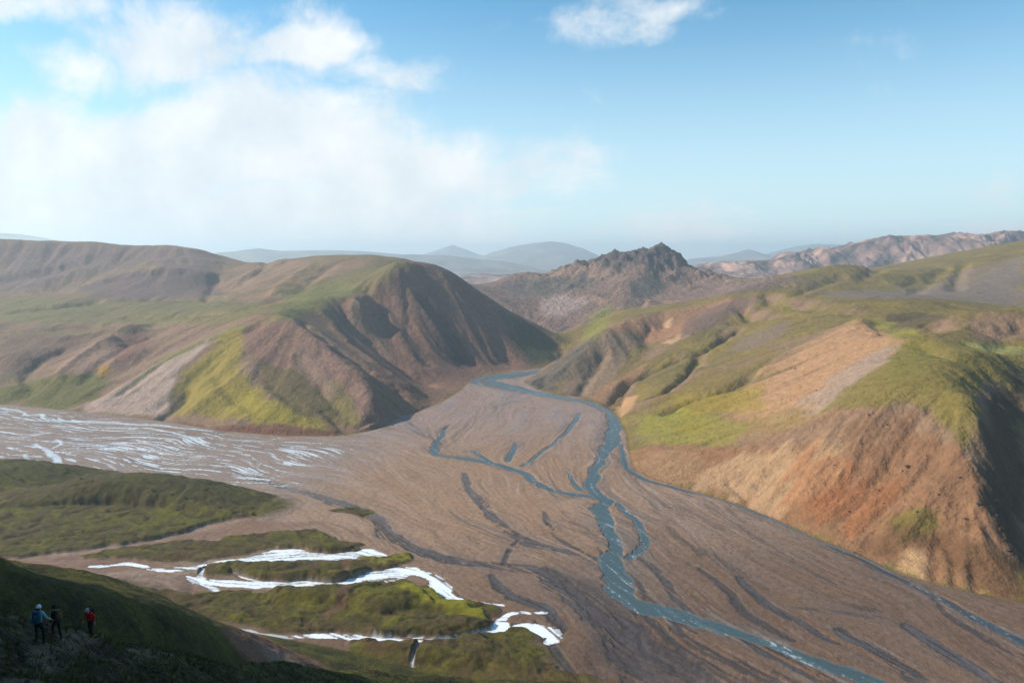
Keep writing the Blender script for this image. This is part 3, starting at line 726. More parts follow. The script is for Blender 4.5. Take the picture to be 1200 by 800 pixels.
patch([(1005,375),(1060,380),(1100,400),(1200,400),(1200,440),(1150,450),(1140,500),(1130,520),(1100,490),(1060,470),(1000,478),(960,482),(1000,450),(1050,415),(1066,400)], srgb(132,114,54), 5, 12, .85)
patch([(1040,420),(1070,400),(1100,405),(1080,430),(1050,450)], srgb(120,110,46), 5, 9, .6)
patch([(1015,375),(1040,374),(1080,392),(1050,395)], srgb(142,136,58), 5, 9, .5)
patch([(1120,400),(1160,402),(1200,408),(1200,416),(1150,412)], srgb(160,160,96), 5, 7, .5)
patch([(1160,470),(1200,440),(1200,700),(1170,620),(1150,560),(1145,500)], srgb(70,56,44), 6, 10, .8, lo=450)  # shadow inside the ravine painted as a dark patch
patch([(950,342),(1060,340),(1140,332),(1200,300),(1200,360),(1100,350),(1000,350)], srgb(134,114,104), 20, 30, .85)
patch([(1080,340),(1120,322),(1150,312),(1200,300),(1200,318),(1140,335)], srgb(140,118,106), 12, 25, .6)
patch([(800,345),(880,332),(930,325),(905,338),(850,346)], srgb(120,98,94), 20, 30, .9, lo=1300)
patch([(1035,368),(1090,366),(1110,372),(1080,385),(1050,384)], srgb(84,70,56), 8, 10, .75)
# jagged mountain
pk = sm(1600, 1780, VY+n200*120)*sm(-280, -200, VX)*(1-sm(560, 700, VX))*hillm
mix(pk*.95, srgb(140,110,98)); mix(pk*sm(.0, .6, n200+n60*.6)*.7, srgb(178,136,112)); mix(pk*sm(.1, .7, -n60+lb*.2)*.6, srgb(92,82,78))
mix(pk*sm(.1, .5, n200*1.2-n60*.3-.05)*(1-sm(60, 120, Z))*.7, srgb(126,122,60))
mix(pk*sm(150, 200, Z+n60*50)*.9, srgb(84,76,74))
patch([(590,330),(640,326),(690,320),(700,335),(640,345),(600,345)], srgb(96,92,82), 20, 30, .7, lo=1300)
patch([(640,350),(665,345),(690,352),(660,370),(630,368)], srgb(188,160,148), 16, 30, .6, lo=1300)
patch([(680,395),(700,365),(718,355),(712,380),(695,400)], srgb(138,132,58), 10, 16, .8, lo=1300)
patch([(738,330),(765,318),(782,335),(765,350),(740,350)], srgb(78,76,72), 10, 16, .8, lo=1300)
# beyond
mix(far, srgb(120,108,96))

hsp = fbm(VX, VY*1.5, 7, 4, .7, seed=103); mix(hillm*sm(.08, .45, hsp)*.22, srgb(74,60,46)); mix(hillm*sm(.12, .5, -hsp)*.12, srgb(186,160,120))
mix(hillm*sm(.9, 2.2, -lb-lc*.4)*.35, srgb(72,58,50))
# --- valley floor
fl = (SD > 0).astype(F32)*vw(VX, VY)
vs = lambda a: GV.samp(a.astype(F32), VX, VY)
va, vb, vc = vs(VA), vs(VB), vs(VC)
g = np.zeros_like(col); g[:] = GRAV
def gm(mask, c):
    global g
    m = np.clip(mask, 0, 1)[..., None].astype(F32); g = g*(1-m)+np.asarray(c, F32)*m
gm(sm(-.6, 1.2, va*.5+vb*.4+n60*1.2)*.7, GRAVP*.92)
gm(sm(.2, 1.8, -va*.5+vb*.6+n60*.8)*.55, srgb(126,94,72))
gm(sm(.6, 1.6, vb*.7+vc*.6)*.35, srgb(116,98,90))
net, net2 = vs(NET), vs(NET2); gm(net*.75, srgb(88,78,74)); gm(net2*.4, srgb(104,90,82)); bars, peb = vs(BARS), vs(PEB); gm(sm(.05, .35, bars)*.5, srgb(160,130,106)); gm(sm(.05, .35, -bars)*.45, srgb(122,102,92)); gm(sm(.08, .4, peb)*.45, srgb(108,86,70)); gm(sm(.12, .42, -peb)*.35, srgb(186,164,148)); gm(sm(.2, .5, fbm(VX, VY, 4, 3, .7, seed=99))*.3, srgb(126,100,82)); gm(sm(.2, .5, fbm(VX, VY, 5, 3, .7, seed=100))*.3, srgb(186,160,142))
gm(sm(.7, 1.7, -vb*.6+vc*.7)*.45, srgb(190,170,158))
nearp = 1-sm(380, 600, VY-VX*.25)
gm(nearp*.7, srgb(108,80,62))  # near floor darkened in colour for cloud shade at bottom right
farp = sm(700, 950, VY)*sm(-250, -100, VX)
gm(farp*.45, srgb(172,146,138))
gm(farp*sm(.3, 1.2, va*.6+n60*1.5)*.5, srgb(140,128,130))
warm = np.exp(-((VX-0)**2+(VY-720)**2)/150**2)+np.exp(-((VX+60)**2+(VY-610)**2)/120**2)
gm(np.clip(warm, 0, 1)*.45, srgb(180,138,104))
chw = vs(CH_W); gm(chw*sm(-.5, .9, vb*.8+va*.5+n12)*.62, srgb(104,94,90)); gm(chw*sm(.6, 1.5, vc*.8+vb*.5)*.4, srgb(160,146,136))
chd = vs(CH_D); gm(sm(.2, .9, chd)*.85, SILT*.85); gm(sm(.15, .8, chd)*(1-sm(430, 640, VY-VX*.1))*.75, srgb(66,60,60)); gm(sm(.5, 1, chd)*sm(0, 1, vb+vc)*.4, srgb(128,124,128))
fan = sdf(VX+n60*20, VY+n60*16, pw([(655,668),(700,700),(745,720),(800,760),(850,800),(700,812),(690,760),(700,735),(672,705)])) if True else 0
gm(sm(-12, 12, fan+va*5)*.75, srgb(84,74,72))
chr_ = vs(CH_R); gm(sm(.1, .5, chr_)*.8, srgb(96,104,104))
brd = bm_ = vs(bm.astype(F32))
gm(bm_*.5, srgb(158,142,136)); gm(bm_*sm(.3, 1.3, vb*.6+vc*.7+va*.3)*.6, srgb(186,178,176))
for k in ('upper', 'lower', 'front'):
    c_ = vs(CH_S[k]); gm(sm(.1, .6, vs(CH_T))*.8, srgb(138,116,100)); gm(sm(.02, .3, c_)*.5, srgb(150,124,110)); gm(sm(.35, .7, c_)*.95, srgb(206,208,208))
gm(sm(.3, .9, vs(CH_S['braid']))*.8, srgb(190,190,192))  # pale stream beds carry the painted glint as well
tm = vs(TM*(1-sm(.05, .5, CH_T)))
tn = n12*.6+n60*.9+fbm(VX, VY, 3.5, 3, seed=95)*.4
gm(tm*.95, srgb(82,74,32)); gm(tm*sm(0, .5, tn)*.8, srgb(106,98,30)); gm(tm*sm(.1, .5, fbm(VX, VY*1.5, 26, 4, .6, seed=140))*.6, srgb(120,112,32)); gm(tm*sm(.0, .45, -tn)*.8, srgb(98,74,52)); gm(tm*sm(.2, .6, n12*1.2-n60*.4)*.6, srgb(70,62,34)); gm(tm*sm(.5, 1.6, vc*.8+vb*.5)*.5, srgb(112,104,40)); gm(tm*sm(.05, .4, fbm(VX, VY, 3, 4, .7, seed=101))*.55, srgb(58,50,28))  # moss tones lowered to carry cloud shade over the terraces
mo = vs(MO)
gm(tm*sm(.2, .8, vs(CRK))*.6, srgb(66,54,36)); gm(tm*sm(3, 9, mo)*.5, srgb(70,66,32))  # mounds darkened in colour for the shade on their near side
YEL = pw([(470,690),(500,690),(540,708),(575,722),(570,730),(520,720),(478,705)]); gm(sm(-5, 5, sdf(VX, VY, YEL)+n12*8)*.7*tm, srgb(146,138,36))
YEL = pw([(425,655),(475,648),(482,656),(440,662)]); gm(sm(-4, 4, sdf(VX, VY, YEL)+n12*8)*.7*sm(-.3, .1, fbm(VX, VY, 4, 3, seed=102)), srgb(144,136,38))
dirt = seg_dist(VX+n12*3, VY+n12*3, [FL(*p)[:2] for p in [(404,650),(405,668),(408,690),(400,710),(380,725)]]); gm((1-sm(2, 4.5, dirt))*.7, srgb(118,86,64))
apron = sdf(VX+n60*10, VY, pw([(-100,660),(60,655),(130,643),(200,632),(300,610),(380,612),(330,622),(240,634),(140,645),(200,668),(120,668),(-100,672)]))
gm(sm(-5, 5, apron)*(1-tm)*.6, srgb(134,98,80))
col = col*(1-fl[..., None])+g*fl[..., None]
# --- near hillside
nm = (NW*hillm).astype(F32)
h_ = np.zeros_like(col); h_[:] = srgb(84,80,36)
def hm(mask, c):
    global h_
    m = np.clip(mask, 0, 1)[..., None].astype(F32); h_ = h_*(1-m)+np.asarray(c, F32)*m
n3 = fbm(VX, VY, 3, 4, .6, seed=96); n08 = fbm(VX, VY, .8, 3, .6, seed=97)
hm(sm(-.1, .4, n12*.8+n3*.7), srgb(104,98,40)); hm(sm(.1, .5, -n12+n3*.8)*.8, srgb(62,52,34)); hm(sm(.2, .6, n3+n08*.6)*.5, srgb(86,74,48))
dirtm = (1-sm(50, 80, R_+n12*18))*.95
hm(dirtm, srgb(74,58,42)); hm(dirtm*sm(-.1, .3, n3+n08*.7)*.7, srgb(104,82,56)); hm(dirtm*sm(.0, .35, -n3+n08*.8)*.6, srgb(48,38,30)); hm(dirtm*sm(.0, .35, n12+n08*.7)*.7, srgb(78,78,36)); hm(dirtm*sm(.3, .55, n08+n3*.3)*.6, srgb(140,126,110))
pth = [hit([q_], 12)[0] for q_ in [(20,798),(48,775),(70,758),(90,750),(112,748),(150,758),(200,770)]]
pd_ = seg_dist(VX+n3*.5, VY+n3*.8, pth); hm((1-sm(.25, .8, pd_))*.7, srgb(132,112,90))
def npatch(poly, c, feather, op, lo=20):
    w = hit(dens(poly+[poly[0]], 8)[:-1], lo); s = sdf(VX+n12*feather, VY+n3*feather, w); hm(sm(-feather, feather, s)*op, c)
npatch([(262,738),(290,737),(335,758),(392,785),(350,790),(310,788),(280,765)], srgb(150,108,84), 3, .95, 150)
npatch([(300,750),(330,762),(372,782),(340,786),(318,775)], srgb(170,140,122), 4, .7, 150)
npatch([(352,772),(366,776),(384,784),(356,784)], srgb(48,44,42), 1.5, .9, 150)
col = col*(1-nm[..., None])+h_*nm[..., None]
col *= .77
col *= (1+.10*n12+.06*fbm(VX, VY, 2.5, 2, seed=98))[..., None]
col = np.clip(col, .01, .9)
moss_amt = np.clip((col[..., 1]-col[..., 0]*.86)*12, 0, 1)
log('painted')

# ------------------------------------------------------------------ materials
def new_mat(name):
    m = bpy.data.materials.new(name); m.use_nodes = True; nt_ = m.node_tree; nt_.nodes.clear(); return m, nt_
def nd_(nt_, t, **kw):
    n = nt_.nodes.new(t)
    for k, v in kw.items():
        if k in n.inputs: n.inputs[k].default_value = v
        else: setattr(n, k, v)
    return n
def terrain_mat(name, bumps, var=.25, rough=.95):
    m, t = new_mat(name); L = t.links
    out = nd_(t, 'ShaderNodeOutputMaterial'); b = nd_(t, 'ShaderNodeBsdfPrincipled'); L.new(b.outputs[0], out.inputs[0])
    b.inputs['Roughness'].default_value = rough; b.inputs['Specular IOR Level'].default_value = .15
    at = nd_(t, 'ShaderNodeAttribute', attribute_name='ground'); geo = nd_(t, 'ShaderNodeTexCoord')
    c = at.outputs['Color']
    for i, (sz, k) in enumerate([(bumps[0][0]*1.3, var), (bumps[-1][0]*.8, var*.7)]):
        n = nd_(t, 'ShaderNodeTexNoise'); n.inputs['Scale'].default_value = 1/sz; n.inputs['Detail'].default_value = 4; n.inputs['Roughness'].default_value = .65
        L.new(geo.outputs['Object'], n.inputs['Vector'])
        mr = nd_(t, 'ShaderNodeMapRange'); mr.inputs[1].default_value = .3; mr.inputs[2].default_value = .7; mr.inputs[3].default_value = 1-k; mr.inputs[4].default_value = 1+k
        L.new(n.outputs['Fac'], mr.inputs[0])
        mx = nd_(t, 'ShaderNodeVectorMath', operation='SCALE'); L.new(c, mx.inputs[0]); L.new(mr.outputs[0], mx.inputs['Scale']); c = mx.outputs[0]
    L.new(c, b.inputs['Base Color'])
    prev = None
    for sz, dist in bumps:
        n = nd_(t, 'ShaderNodeTexNoise'); n.inputs['Scale'].default_value = 1/sz; n.inputs['Detail'].default_value = 3; n.inputs['Roughness'].default_value = .6
        L.new(geo.outputs['Object'], n.inputs['Vector'])
        bp = nd_(t, 'ShaderNodeBump'); bp.inputs['Strength'].default_value = 1; bp.inputs['Distance'].default_value = dist
        L.new(n.outputs['Fac'], bp.inputs['Height'])
        if prev: L.new(prev.outputs[0], bp.inputs['Normal'])
        prev = bp
    L.new(prev.outputs[0], b.inputs['Normal']); return m
M_hill = terrain_mat('hill_soil', [(7, 2.2), (2.0, 1.0)], .16)
M_floor = terrain_mat('river_gravel', [(3.0, .5), (.9, .35)], .17)
M_near = terrain_mat('dark_moss_and_dirt', [(1.2, 1.0), (.3, .3)], .38)
M_peak = terrain_mat('jagged_rock', [(14, 8), (4, 2.5)], .2)

# ------------------------------------------------------------------ sheets
VZ = Z.ravel(); VXf = VX.ravel(); VYf = VY.ravel()
ii = (np.arange(nr-1)[:, None]*nt+np.arange(nt)[None]); jn = (np.arange(nt)+1) % nt
q = np.stack([ii, np.arange(nr-1)[:, None]*nt+jn[None], (np.arange(nr-1)[:, None]+1)*nt+jn[None], ii+nt], -1).reshape(-1, 4)
# keep winding so normals point up
q = q[:, ::-1]
fcx = VXf[q].mean(1); fcy = VYf[q].mean(1); fsd = SD.ravel()[q].min(1); fsdm = SD.ravel()[q].mean(1)
fz = VZ[q].mean(1); wrap = np.abs(VXf[q].max(1)-VXf[q].min(1)) > 1e9
cls = np.zeros(len(q), np.int8)          # 0 = outer ground
hillf = fsdm <= 0
farr = far.ravel()[q].mean(1) > .9
nearf = (fcy < 440) & (np.abs(fcx-40) < 1200) & hillf & ((fcx < 560-.0*fcy) | (fcy < 250))
nearf &= ~((fcx > 330) & (fcy > 330))
cls[~hillf & ~farr] = 1
cls[hillf & (fcx <= 60) & ~farr] = 2
cls[hillf & (fcx > 60) & ~farr] = 3
cls[hillf & ~farr & (fcy > 1640+(np.abs(fcx-200) > 0)*0) & (fcx > -260+(fcy-1640)*.0) & (fcx < 640) & ~((fcx < 0) & (fcy < 1950+fcx*.0+(-fcx)*1.2))] = 4
cls[nearf & ~farr] = 5
def tag(o, label=None, cat=None, group=None, kind=None):
    if label: o['label'] = label
    if cat: o['category'] = cat
    if group: o['group'] = group
    if kind: o['kind'] = kind
    return o
def mesh_obj(name, verts, faces, mat, colors=None, smooth=True, parent=None):
    me = bpy.data.meshes.new(name); verts = np.asarray(verts, F32); faces = np.asarray(faces, np.int32)
    k = faces.shape[1]
    me.vertices.add(len(verts)); me.vertices.foreach_set('co', verts.ravel())
    me.loops.add(faces.size); me.loops.foreach_set('vertex_index', faces.ravel())
    me.polygons.add(len(faces)); me.polygons.foreach_set('loop_start', np.arange(0, faces.size, k, dtype=np.int32))
    me.polygons.foreach_set('loop_total', np.full(len(faces), k, np.int32))
    if smooth: me.polygons.foreach_set('use_smooth', np.ones(len(faces), bool))
    me.update(calc_edges=True)
    if colors is not None:
        a = me.color_attributes.new('ground', 'FLOAT_COLOR', 'POINT')
        c4 = np.ones((len(verts), 4), F32); c4[:, :3] = colors; a.data.foreach_set('color', c4.ravel())
    me.materials.append(mat)
    o = bpy.data.objects.new(name, me); COL.objects.link(o)
    if parent: o.parent = parent
    return o
colf = col.reshape(-1, 3); allv = np.stack([VXf, VYf, VZ], 1)
def sub_sheet(name, mask, mat, zover=None, wcol=None):
    f = q[mask]; u, inv = np.unique(f, return_inverse=True); v = allv[u].copy()
    if zover is not None: v[:, 2] = zover
    return mesh_obj(name, v, inv.reshape(-1, 4), mat, colf[u] if zover is None else wcol(v))
tag(sub_sheet('ground', cls == 0, M_hill), 'bare rolling land reaching to the horizon beyond the hills', 'ground', kind='structure')
tag(sub_sheet('valley_floor', cls == 1, M_floor), 'flat brown gravel plain crossed by braided channels, with mossy terraces at the near left', 'valley floor', kind='structure')
tag(sub_sheet('hill', cls == 2, M_hill), 'smooth brown and mossy hills left of the river bend, with a bright green flank', 'hill', kind='structure')
tag(sub_sheet('hill', cls == 3, M_hill), 'green topped hills right of the river with an orange scree face and steep eroded bank', 'hill', kind='structure')
tag(sub_sheet('mountain', cls == 4, M_peak), 'jagged dark rocky peak behind the river gap', 'mountain', kind='structure')
tag(sub_sheet('hillside', cls == 5, M_near), 'dark mossy near hillside falling to the valley, under the walkers', 'hillside', kind='structure')
log('sheets')

# water
def water_mat(name, c1, c2, rough, bump, foam=.0, scale=3.0, spec=.5):
    m, t = new_mat(name); L = t.links
    out = nd_(t, 'ShaderNodeOutputMaterial'); b = nd_(t, 'ShaderNodeBsdfPrincipled'); L.new(b.outputs[0], out.inputs[0])
    geo = nd_(t, 'ShaderNodeTexCoord')
    n = nd_(t, 'ShaderNodeTexNoise'); n.inputs['Scale'].default_value = 1/scale; n.inputs['Detail'].default_value = 5; n.inputs['Roughness'].default_value = .65; L.new(geo.outputs['Object'], n.inputs['Vector'])
    r = nd_(t, 'ShaderNodeValToRGB'); r.color_ramp.elements[0].position = .35; r.color_ramp.elements[0].color = (*c1, 1); r.color_ramp.elements[1].position = .66; r.color_ramp.elements[1].color = (*c2, 1)
    L.new(n.outputs['Fac'], r.inputs[0]); at = nd_(t, 'ShaderNodeAttribute', attribute_name='ground'); mxa = nd_(t, 'ShaderNodeMix', data_type='RGBA'); mxa.inputs[0].default_value = .75; L.new(r.outputs[0], mxa.inputs[6]); L.new(at.outputs['Color'], mxa.inputs[7]); c = mxa.outputs[2]
    if foam:
        n3_ = nd_(t, 'ShaderNodeTexNoise'); n3_.inputs['Scale'].default_value = .55; n3_.inputs['Detail'].default_value = 6; n3_.inputs['Roughness'].default_value = .75; L.new(geo.outputs['Object'], n3_.inputs['Vector'])
        mr = nd_(t, 'ShaderNodeMapRange'); mr.inputs[1].default_value = .66; mr.inputs[2].default_value = .76; mr.inputs[4].default_value = foam*.6; L.new(n3_.outputs['Fac'], mr.inputs[0])
        mx = nd_(t, 'ShaderNodeMix', data_type='RGBA'); L.new(mr.outputs[0], mx.inputs[0]); L.new(c, mx.inputs[6]); mx.inputs[7].default_value = (.7, .74, .76, 1); c = mx.outputs[2]
    L.new(c, b.inputs['Base Color']); b.inputs['Roughness'].default_value = rough; b.inputs['Specular IOR Level'].default_value = spec
    n2 = nd_(t, 'ShaderNodeTexNoise'); n2.inputs['Scale'].default_value = 1.2; n2.inputs['Detail'].default_value = 4; L.new(geo.outputs['Object'], n2.inputs['Vector'])
    bp = nd_(t, 'ShaderNodeBump'); bp.inputs['Distance'].default_value = bump; L.new(n2.outputs['Fac'], bp.inputs['Height']); L.new(bp.outputs[0], b.inputs['Normal']); return m
M_river = water_mat('glacial_water', tuple(srgb(56,74,78)), tuple(srgb(96,110,110)), .38, .16, .6, 3.0, .3)
M_dark = water_mat('dark_stream_water', tuple(srgb(50,56,60)), tuple(srgb(72,80,84)), .35, .12, .35)
M_white = water_mat('glint_white_water', tuple(srgb(186,194,200)), tuple(srgb(248,248,248)), .35, .15, 0, 2.6)  # white colour stands in for sun glint on the streams
M_braid = water_mat('glint_silver_water', tuple(srgb(166,164,164)), tuple(srgb(214,214,214)), .3, .2, 0, 4.0)  # silvery colour stands in for glint on the thin braids
onf = (cls == 1)
rv = GV.samp(CH_R, fcx, fcy)
for name, arr, zz, mat, lab, cat in [
    ('river', CH_R, -.45, M_river, 'grey blue glacial river winding through the gravel plain', 'river'),
    ('stream', CH_K, -.45, M_dark, 'dark narrow side stream running along the foot of the orange slope', 'stream'),
    ('stream', CH_S['upper'], -.25, M_white, 'stream with sun glint painted white, farthest from the walkers on the mossy terrace', 'stream'),
    ('stream', CH_S['lower'], -.25, M_white, 'widest stream with sun glint painted white, curving round the yellow green moss', 'stream'),
    ('stream', CH_S['front'], -.25, M_white, 'thin broken stream with sun glint painted white, nearest the bottom edge below the mossy mounds', 'stream'),
    ('stream', CH_S['braid'], -.2, M_braid, 'braided threads of water with painted silvery glint, on the plain at far left', 'stream')]:
    a = GV.samp(arr, fcx, fcy); m = onf & (a > .04) & (fcx > -890) & (fcx < 690) & (fcy > 300) & (fcy < 1420)
    kd = (GV.samp(CH_K, fcx, fcy) > .03) & (fcy < 735) & (fcx > 92)
    if name == 'river' : m &= ~kd
    if name == 'stream' and arr is CH_K: m &= kd
    elif name == 'stream': m &= rv < .2
    def wc(v, arr=arr, mat=mat):
        x, y = v[:, 0], v[:, 1]; a_ = GV.samp(arr, x, y); b1 = GV.samp(VB, x, y); b2 = GV.samp(VC, x, y); f1 = fbm(x, y, 3, 4, .7, seed=131); f2 = fbm(x, y, 18, 3, .6, seed=132)
        if mat is M_river or mat is M_dark:
            c = np.zeros((len(v), 3), F32); c[:] = srgb(60,76,78) if mat is M_river else srgb(50,56,60)
            def L_(k, cc): c[:] = c*(1-k[:, None])+np.asarray(cc, F32)*k[:, None]
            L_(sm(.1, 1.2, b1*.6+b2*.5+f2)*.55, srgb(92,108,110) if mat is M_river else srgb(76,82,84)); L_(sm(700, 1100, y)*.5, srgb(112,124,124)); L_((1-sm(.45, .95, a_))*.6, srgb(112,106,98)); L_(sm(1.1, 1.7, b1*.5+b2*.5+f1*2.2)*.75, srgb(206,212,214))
        else:
            k_ = sm(-.35, .9, b2*.7+f1*1.4+.35+(a_-.6)*1.2)[:, None]; lo_, hi_ = (srgb(150,150,152), srgb(246,246,246)) if mat is M_white else (srgb(140,134,130), srgb(214,216,218))  # whites of the glint put into the vertex colour
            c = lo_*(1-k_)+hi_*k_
        return c
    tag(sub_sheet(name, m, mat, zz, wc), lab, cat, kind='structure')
log('water')
# ------------------------------------------------------------------ people, packs, rocks and tufts
import bmesh
def simple_mat(name, c, rough=.8, var=.15, sz=.08, spec=.3):
    m, t = new_mat(name); L = t.links
    o = nd_(t, 'ShaderNodeOutputMaterial'); b = nd_(t, 'ShaderNodeBsdfPrincipled'); L.new(b.outputs[0], o.inputs[0])
    tc = nd_(t, 'ShaderNodeTexCoord'); n = nd_(t, 'ShaderNodeTexNoise'); n.inputs['Scale'].default_value = 1/sz; n.inputs['Detail'].default_value = 5; L.new(tc.outputs['Object'], n.inputs['Vector'])
    r = nd_(t, 'ShaderNodeValToRGB'); c = np.array(c, float); r.color_ramp.elements[0].position = .3; r.color_ramp.elements[1].position = .7
    r.color_ramp.elements[0].color = (*[float(v) for v in c*(1-var)], 1); r.color_ramp.elements[1].color = (*[float(v) for v in np.minimum(c*(1+var), 1)], 1)
    L.new(n.outputs['Fac'], r.inputs[0]); L.new(r.outputs[0], b.inputs['Base Color']); b.inputs['Roughness'].default_value = rough; b.inputs['Specular IOR Level'].default_value = spec
    bp = nd_(t, 'ShaderNodeBump'); bp.inputs['Distance'].default_value = sz*.15; L.new(n.outputs['Fac'], bp.inputs['Height']); L.new(bp.outputs[0], b.inputs['Normal']); return m
def skin_mesh(name, joints, bones, mat, parent, sub=2, root=0):
    """grow one continuous surface over a skeleton: joints = (x, y, z, rx[, ry])"""
    me = bpy.data.meshes.new(name+'_cage'); me.from_pydata([j[:3] for j in joints], bones, [])
    o = bpy.data.objects.new(name, me); COL.objects.link(o)
    md = o.modifiers.new('s', 'SKIN'); md.use_smooth_shade = True
    sv = me.skin_vertices[0].data if me.skin_vertices else None
    if sv is None:
        bpy.context.view_layer.update()
        bm = bmesh.new(); bm.from_mesh(me); bm.verts.layers.skin.verify(); bm.to_mesh(me); bm.free(); sv = me.skin_vertices[0].data
    for i, j in enumerate(joints):
        sv[i].radius = (j[3], j[4] if len(j) > 4 else j[3]); sv[i].use_root = (i == root)
    ss = o.modifiers.new('u', 'SUBSURF'); ss.levels = sub; ss.render_levels = sub
    dg = bpy.context.evaluated_depsgraph_get(); dg.update()
    m2 = bpy.data.meshes.new_from_object(o.evaluated_get(dg)); m2.name = name
    bpy.data.objects.remove(o); m2.materials.clear(); m2.materials.append(mat)
    for p in m2.polygons: p.use_smooth = True
    o2 = bpy.data.objects.new(name, m2); COL.objects.link(o2); o2.parent = parent; return o2
def bm_obj(name, bm, mat, parent=None, smooth=True):
    me = bpy.data.meshes.new(name); bm.to_mesh(me); bm.free(); me.materials.append(mat)
    for p in me.polygons: p.use_smooth = smooth
    o = bpy.data.objects.new(name, me); COL.objects.link(o)
    if parent: o.parent = parent
    return o
def ball(bm, c, r, sub=3, fn=None):
    g = bmesh.ops.create_icosphere(bm, subdivisions=sub, radius=1)
    for v in g['verts']:
        p = v.co.copy()
        if fn: p = fn(p)
        v.co = Vector((p.x*r[0]+c[0], p.y*r[1]+c[1], p.z*r[2]+c[2]))
def empty(name, loc, rz=0, label=None, cat=None, group=None):
    o = bpy.data.objects.new(name, None); COL.objects.link(o); o.location = loc; o.rotation_euler = (0, 0, rz); o.empty_display_size = .3
    return tag(o, label, cat, group)
M_skin = simple_mat('skin', srgb(190,140,115), .6, .06)
M_dark = simple_mat('dark_trousers', srgb(24,28,36), .85, .2)
M_boot = simple_mat('boot_leather', srgb(26,24,24), .7, .2)
M_teal = simple_mat('pale_teal_jacket', srgb(120,168,172), .7, .12); M_tpack = simple_mat('deep_teal_pack', srgb(24,70,84), .75, .15); M_white_hat = simple_mat('off_white_knit', srgb(214,218,224), .9, .08, .02)
M_black = simple_mat('black_shell', srgb(18,20,24), .75, .2); M_olive = simple_mat('olive_pack', srgb(86,80,36), .8, .2); M_red = simple_mat('red_jacket', srgb(206,40,26), .7, .12); M_grey_hat = simple_mat('grey_cap', srgb(150,160,164), .85, .1); M_hair = simple_mat('brown_hair', srgb(50,36,28), .8, .2)
M_strap = simple_mat('pink_grey_cord', srgb(150,120,124), .8, .1); M_eye = simple_mat('dark_eye', srgb(30,24,22), .3, .05)
def lerp(a, b, t): return tuple(a[i]+(b[i]-a[i])*t for i in range(3))
def person(loc, face, label, lean, handL, handR, footL, footR, mats, headfwd=.06, hatk='beanie', k=1.0):
    """local frame: +y is the way the person faces, x to their right"""
    jac, trs, hat = mats
    root = empty('person', loc, face, label, 'person', 'walkers on the near spur')
    hip = (0, -.02, .93); chest = (0, lean*.30, 1.22); neck = (0, lean*.48, 1.43); head = (0, lean*.48+headfwd, 1.57)
    J = [(0, -.01, .95, .115, .10), (0, lean*.12, 1.06, .12, .095), (0, chest[1], 1.24, .145, .105), (0, neck[1]-.01, 1.39, .085, .07), (0, neck[1]+headfwd*.4, 1.46, .052), (0, head[1], 1.555, .078, .088), (0, head[1]-.005, 1.64, .080, .092), (0, head[1]-.01, 1.70, .05, .06)]
    B = [(i, i+1) for i in range(7)]
    sho = {}
    arms = {}
    for s, hand in ((-1, handL), (1, handR)):
        sh = (s*.17, neck[1]-.01, 1.385); L = .56
        v = Vector(hand)-Vector(sh); dist = min(v.length, L*.985); v.normalize(); wr = Vector(sh)+v*dist
        bend = math.sqrt(max((L/2)**2-(dist/2)**2, 0)); side = Vector((s*.3, -1, -.15)); side = (side-side.dot(v)*v).normalized()
        el = (Vector(sh)+wr)/2+side*bend
        arms[s] = (sh, tuple(el), tuple(wr), v)
        b0 = len(J); J += [(*sh, .058), (*lerp(sh, el, .5), .047), (*el, .040), (*lerp(el, wr, .5), .034), (*wr, .024, .020)]
        B += [(3, b0), (b0, b0+1), (b0+1, b0+2), (b0+2, b0+3), (b0+3, b0+4)]
        fd = (wr-el).normalized(); ax = fd.cross(Vector((0, 0, 1)));
        if ax.length < .1: ax = Vector((0, 1, 0))
        ax.normalize(); up = ax.cross(fd).normalized()
        pm = wr+fd*.05; J.append((*pm, .032, .018)); pi = len(J)-1; B.append((b0+4, pi))
        for q, (off, ln) in enumerate([(-.027, .060), (-.009, .072), (.009, .068), (.027, .052)]):
            p1 = wr+fd*.085+ax*off; p2 = p1+fd*ln*.5-up*.008; p3 = p1+fd*ln*.9-up*.026
            J += [(*p1, .0095), (*p2, .0085), (*p3, .007)]; n = len(J); B += [(pi, n-3), (n-3, n-2), (n-2, n-1)]
        p1 = wr+fd*.03-ax*.030; p2 = p1+fd*.028-ax*.022; J += [(*p1, .011), (*p2, .0085)]; n = len(J); B += [(pi, n-2), (n-2, n-1)]
    for s, ft in ((-1, footL), (1, footR)):
        hp = (s*.085, -.01, .90); an = (ft[0], ft[1], ft[2]+.08); kn = ((hp[0]+an[0])/2+s*.01, (hp[1]+an[1])/2+.05+ft[3], (hp[2]+an[2])/2+.02)
        b0 = len(J); J += [(*hp, .088), (*lerp(hp, kn, .5), .075), (*kn, .056), (*lerp(kn, an, .4), .052), (*an, .036), (an[0]+s*.01, an[1]+.10, ft[2]+.035, .036, .028), (an[0]+s*.015, an[1]+.17, ft[2]+.028, .028, .022)]
        B += [(0, b0)]+[(b0+i, b0+i+1) for i in range(6)]
        # boot
        BJ = [(an[0], an[1]-.01, ft[2]+.20, .052), (an[0], an[1]-.005, ft[2]+.10, .050), (an[0], an[1]-.01, ft[2]+.05, .050), (an[0]+s*.01, an[1]+.10, ft[2]+.045, .048, .040), (an[0]+s*.015, an[1]+.19, ft[2]+.038, .038, .032)]
        skin_mesh('boot', BJ, [(0,1),(1,2),(2,3),(3,4)], M_boot, root)
        sho[s] = (hp, kn, an)
    J.append((0, head[1]+.102, 1.585, .013)); B.append((5, len(J)-1))        # nose
    for s in (-1, 1): J.append((s*.088, head[1]-.005, 1.59, .014, .022)); B.append((5, len(J)-1))   # ears
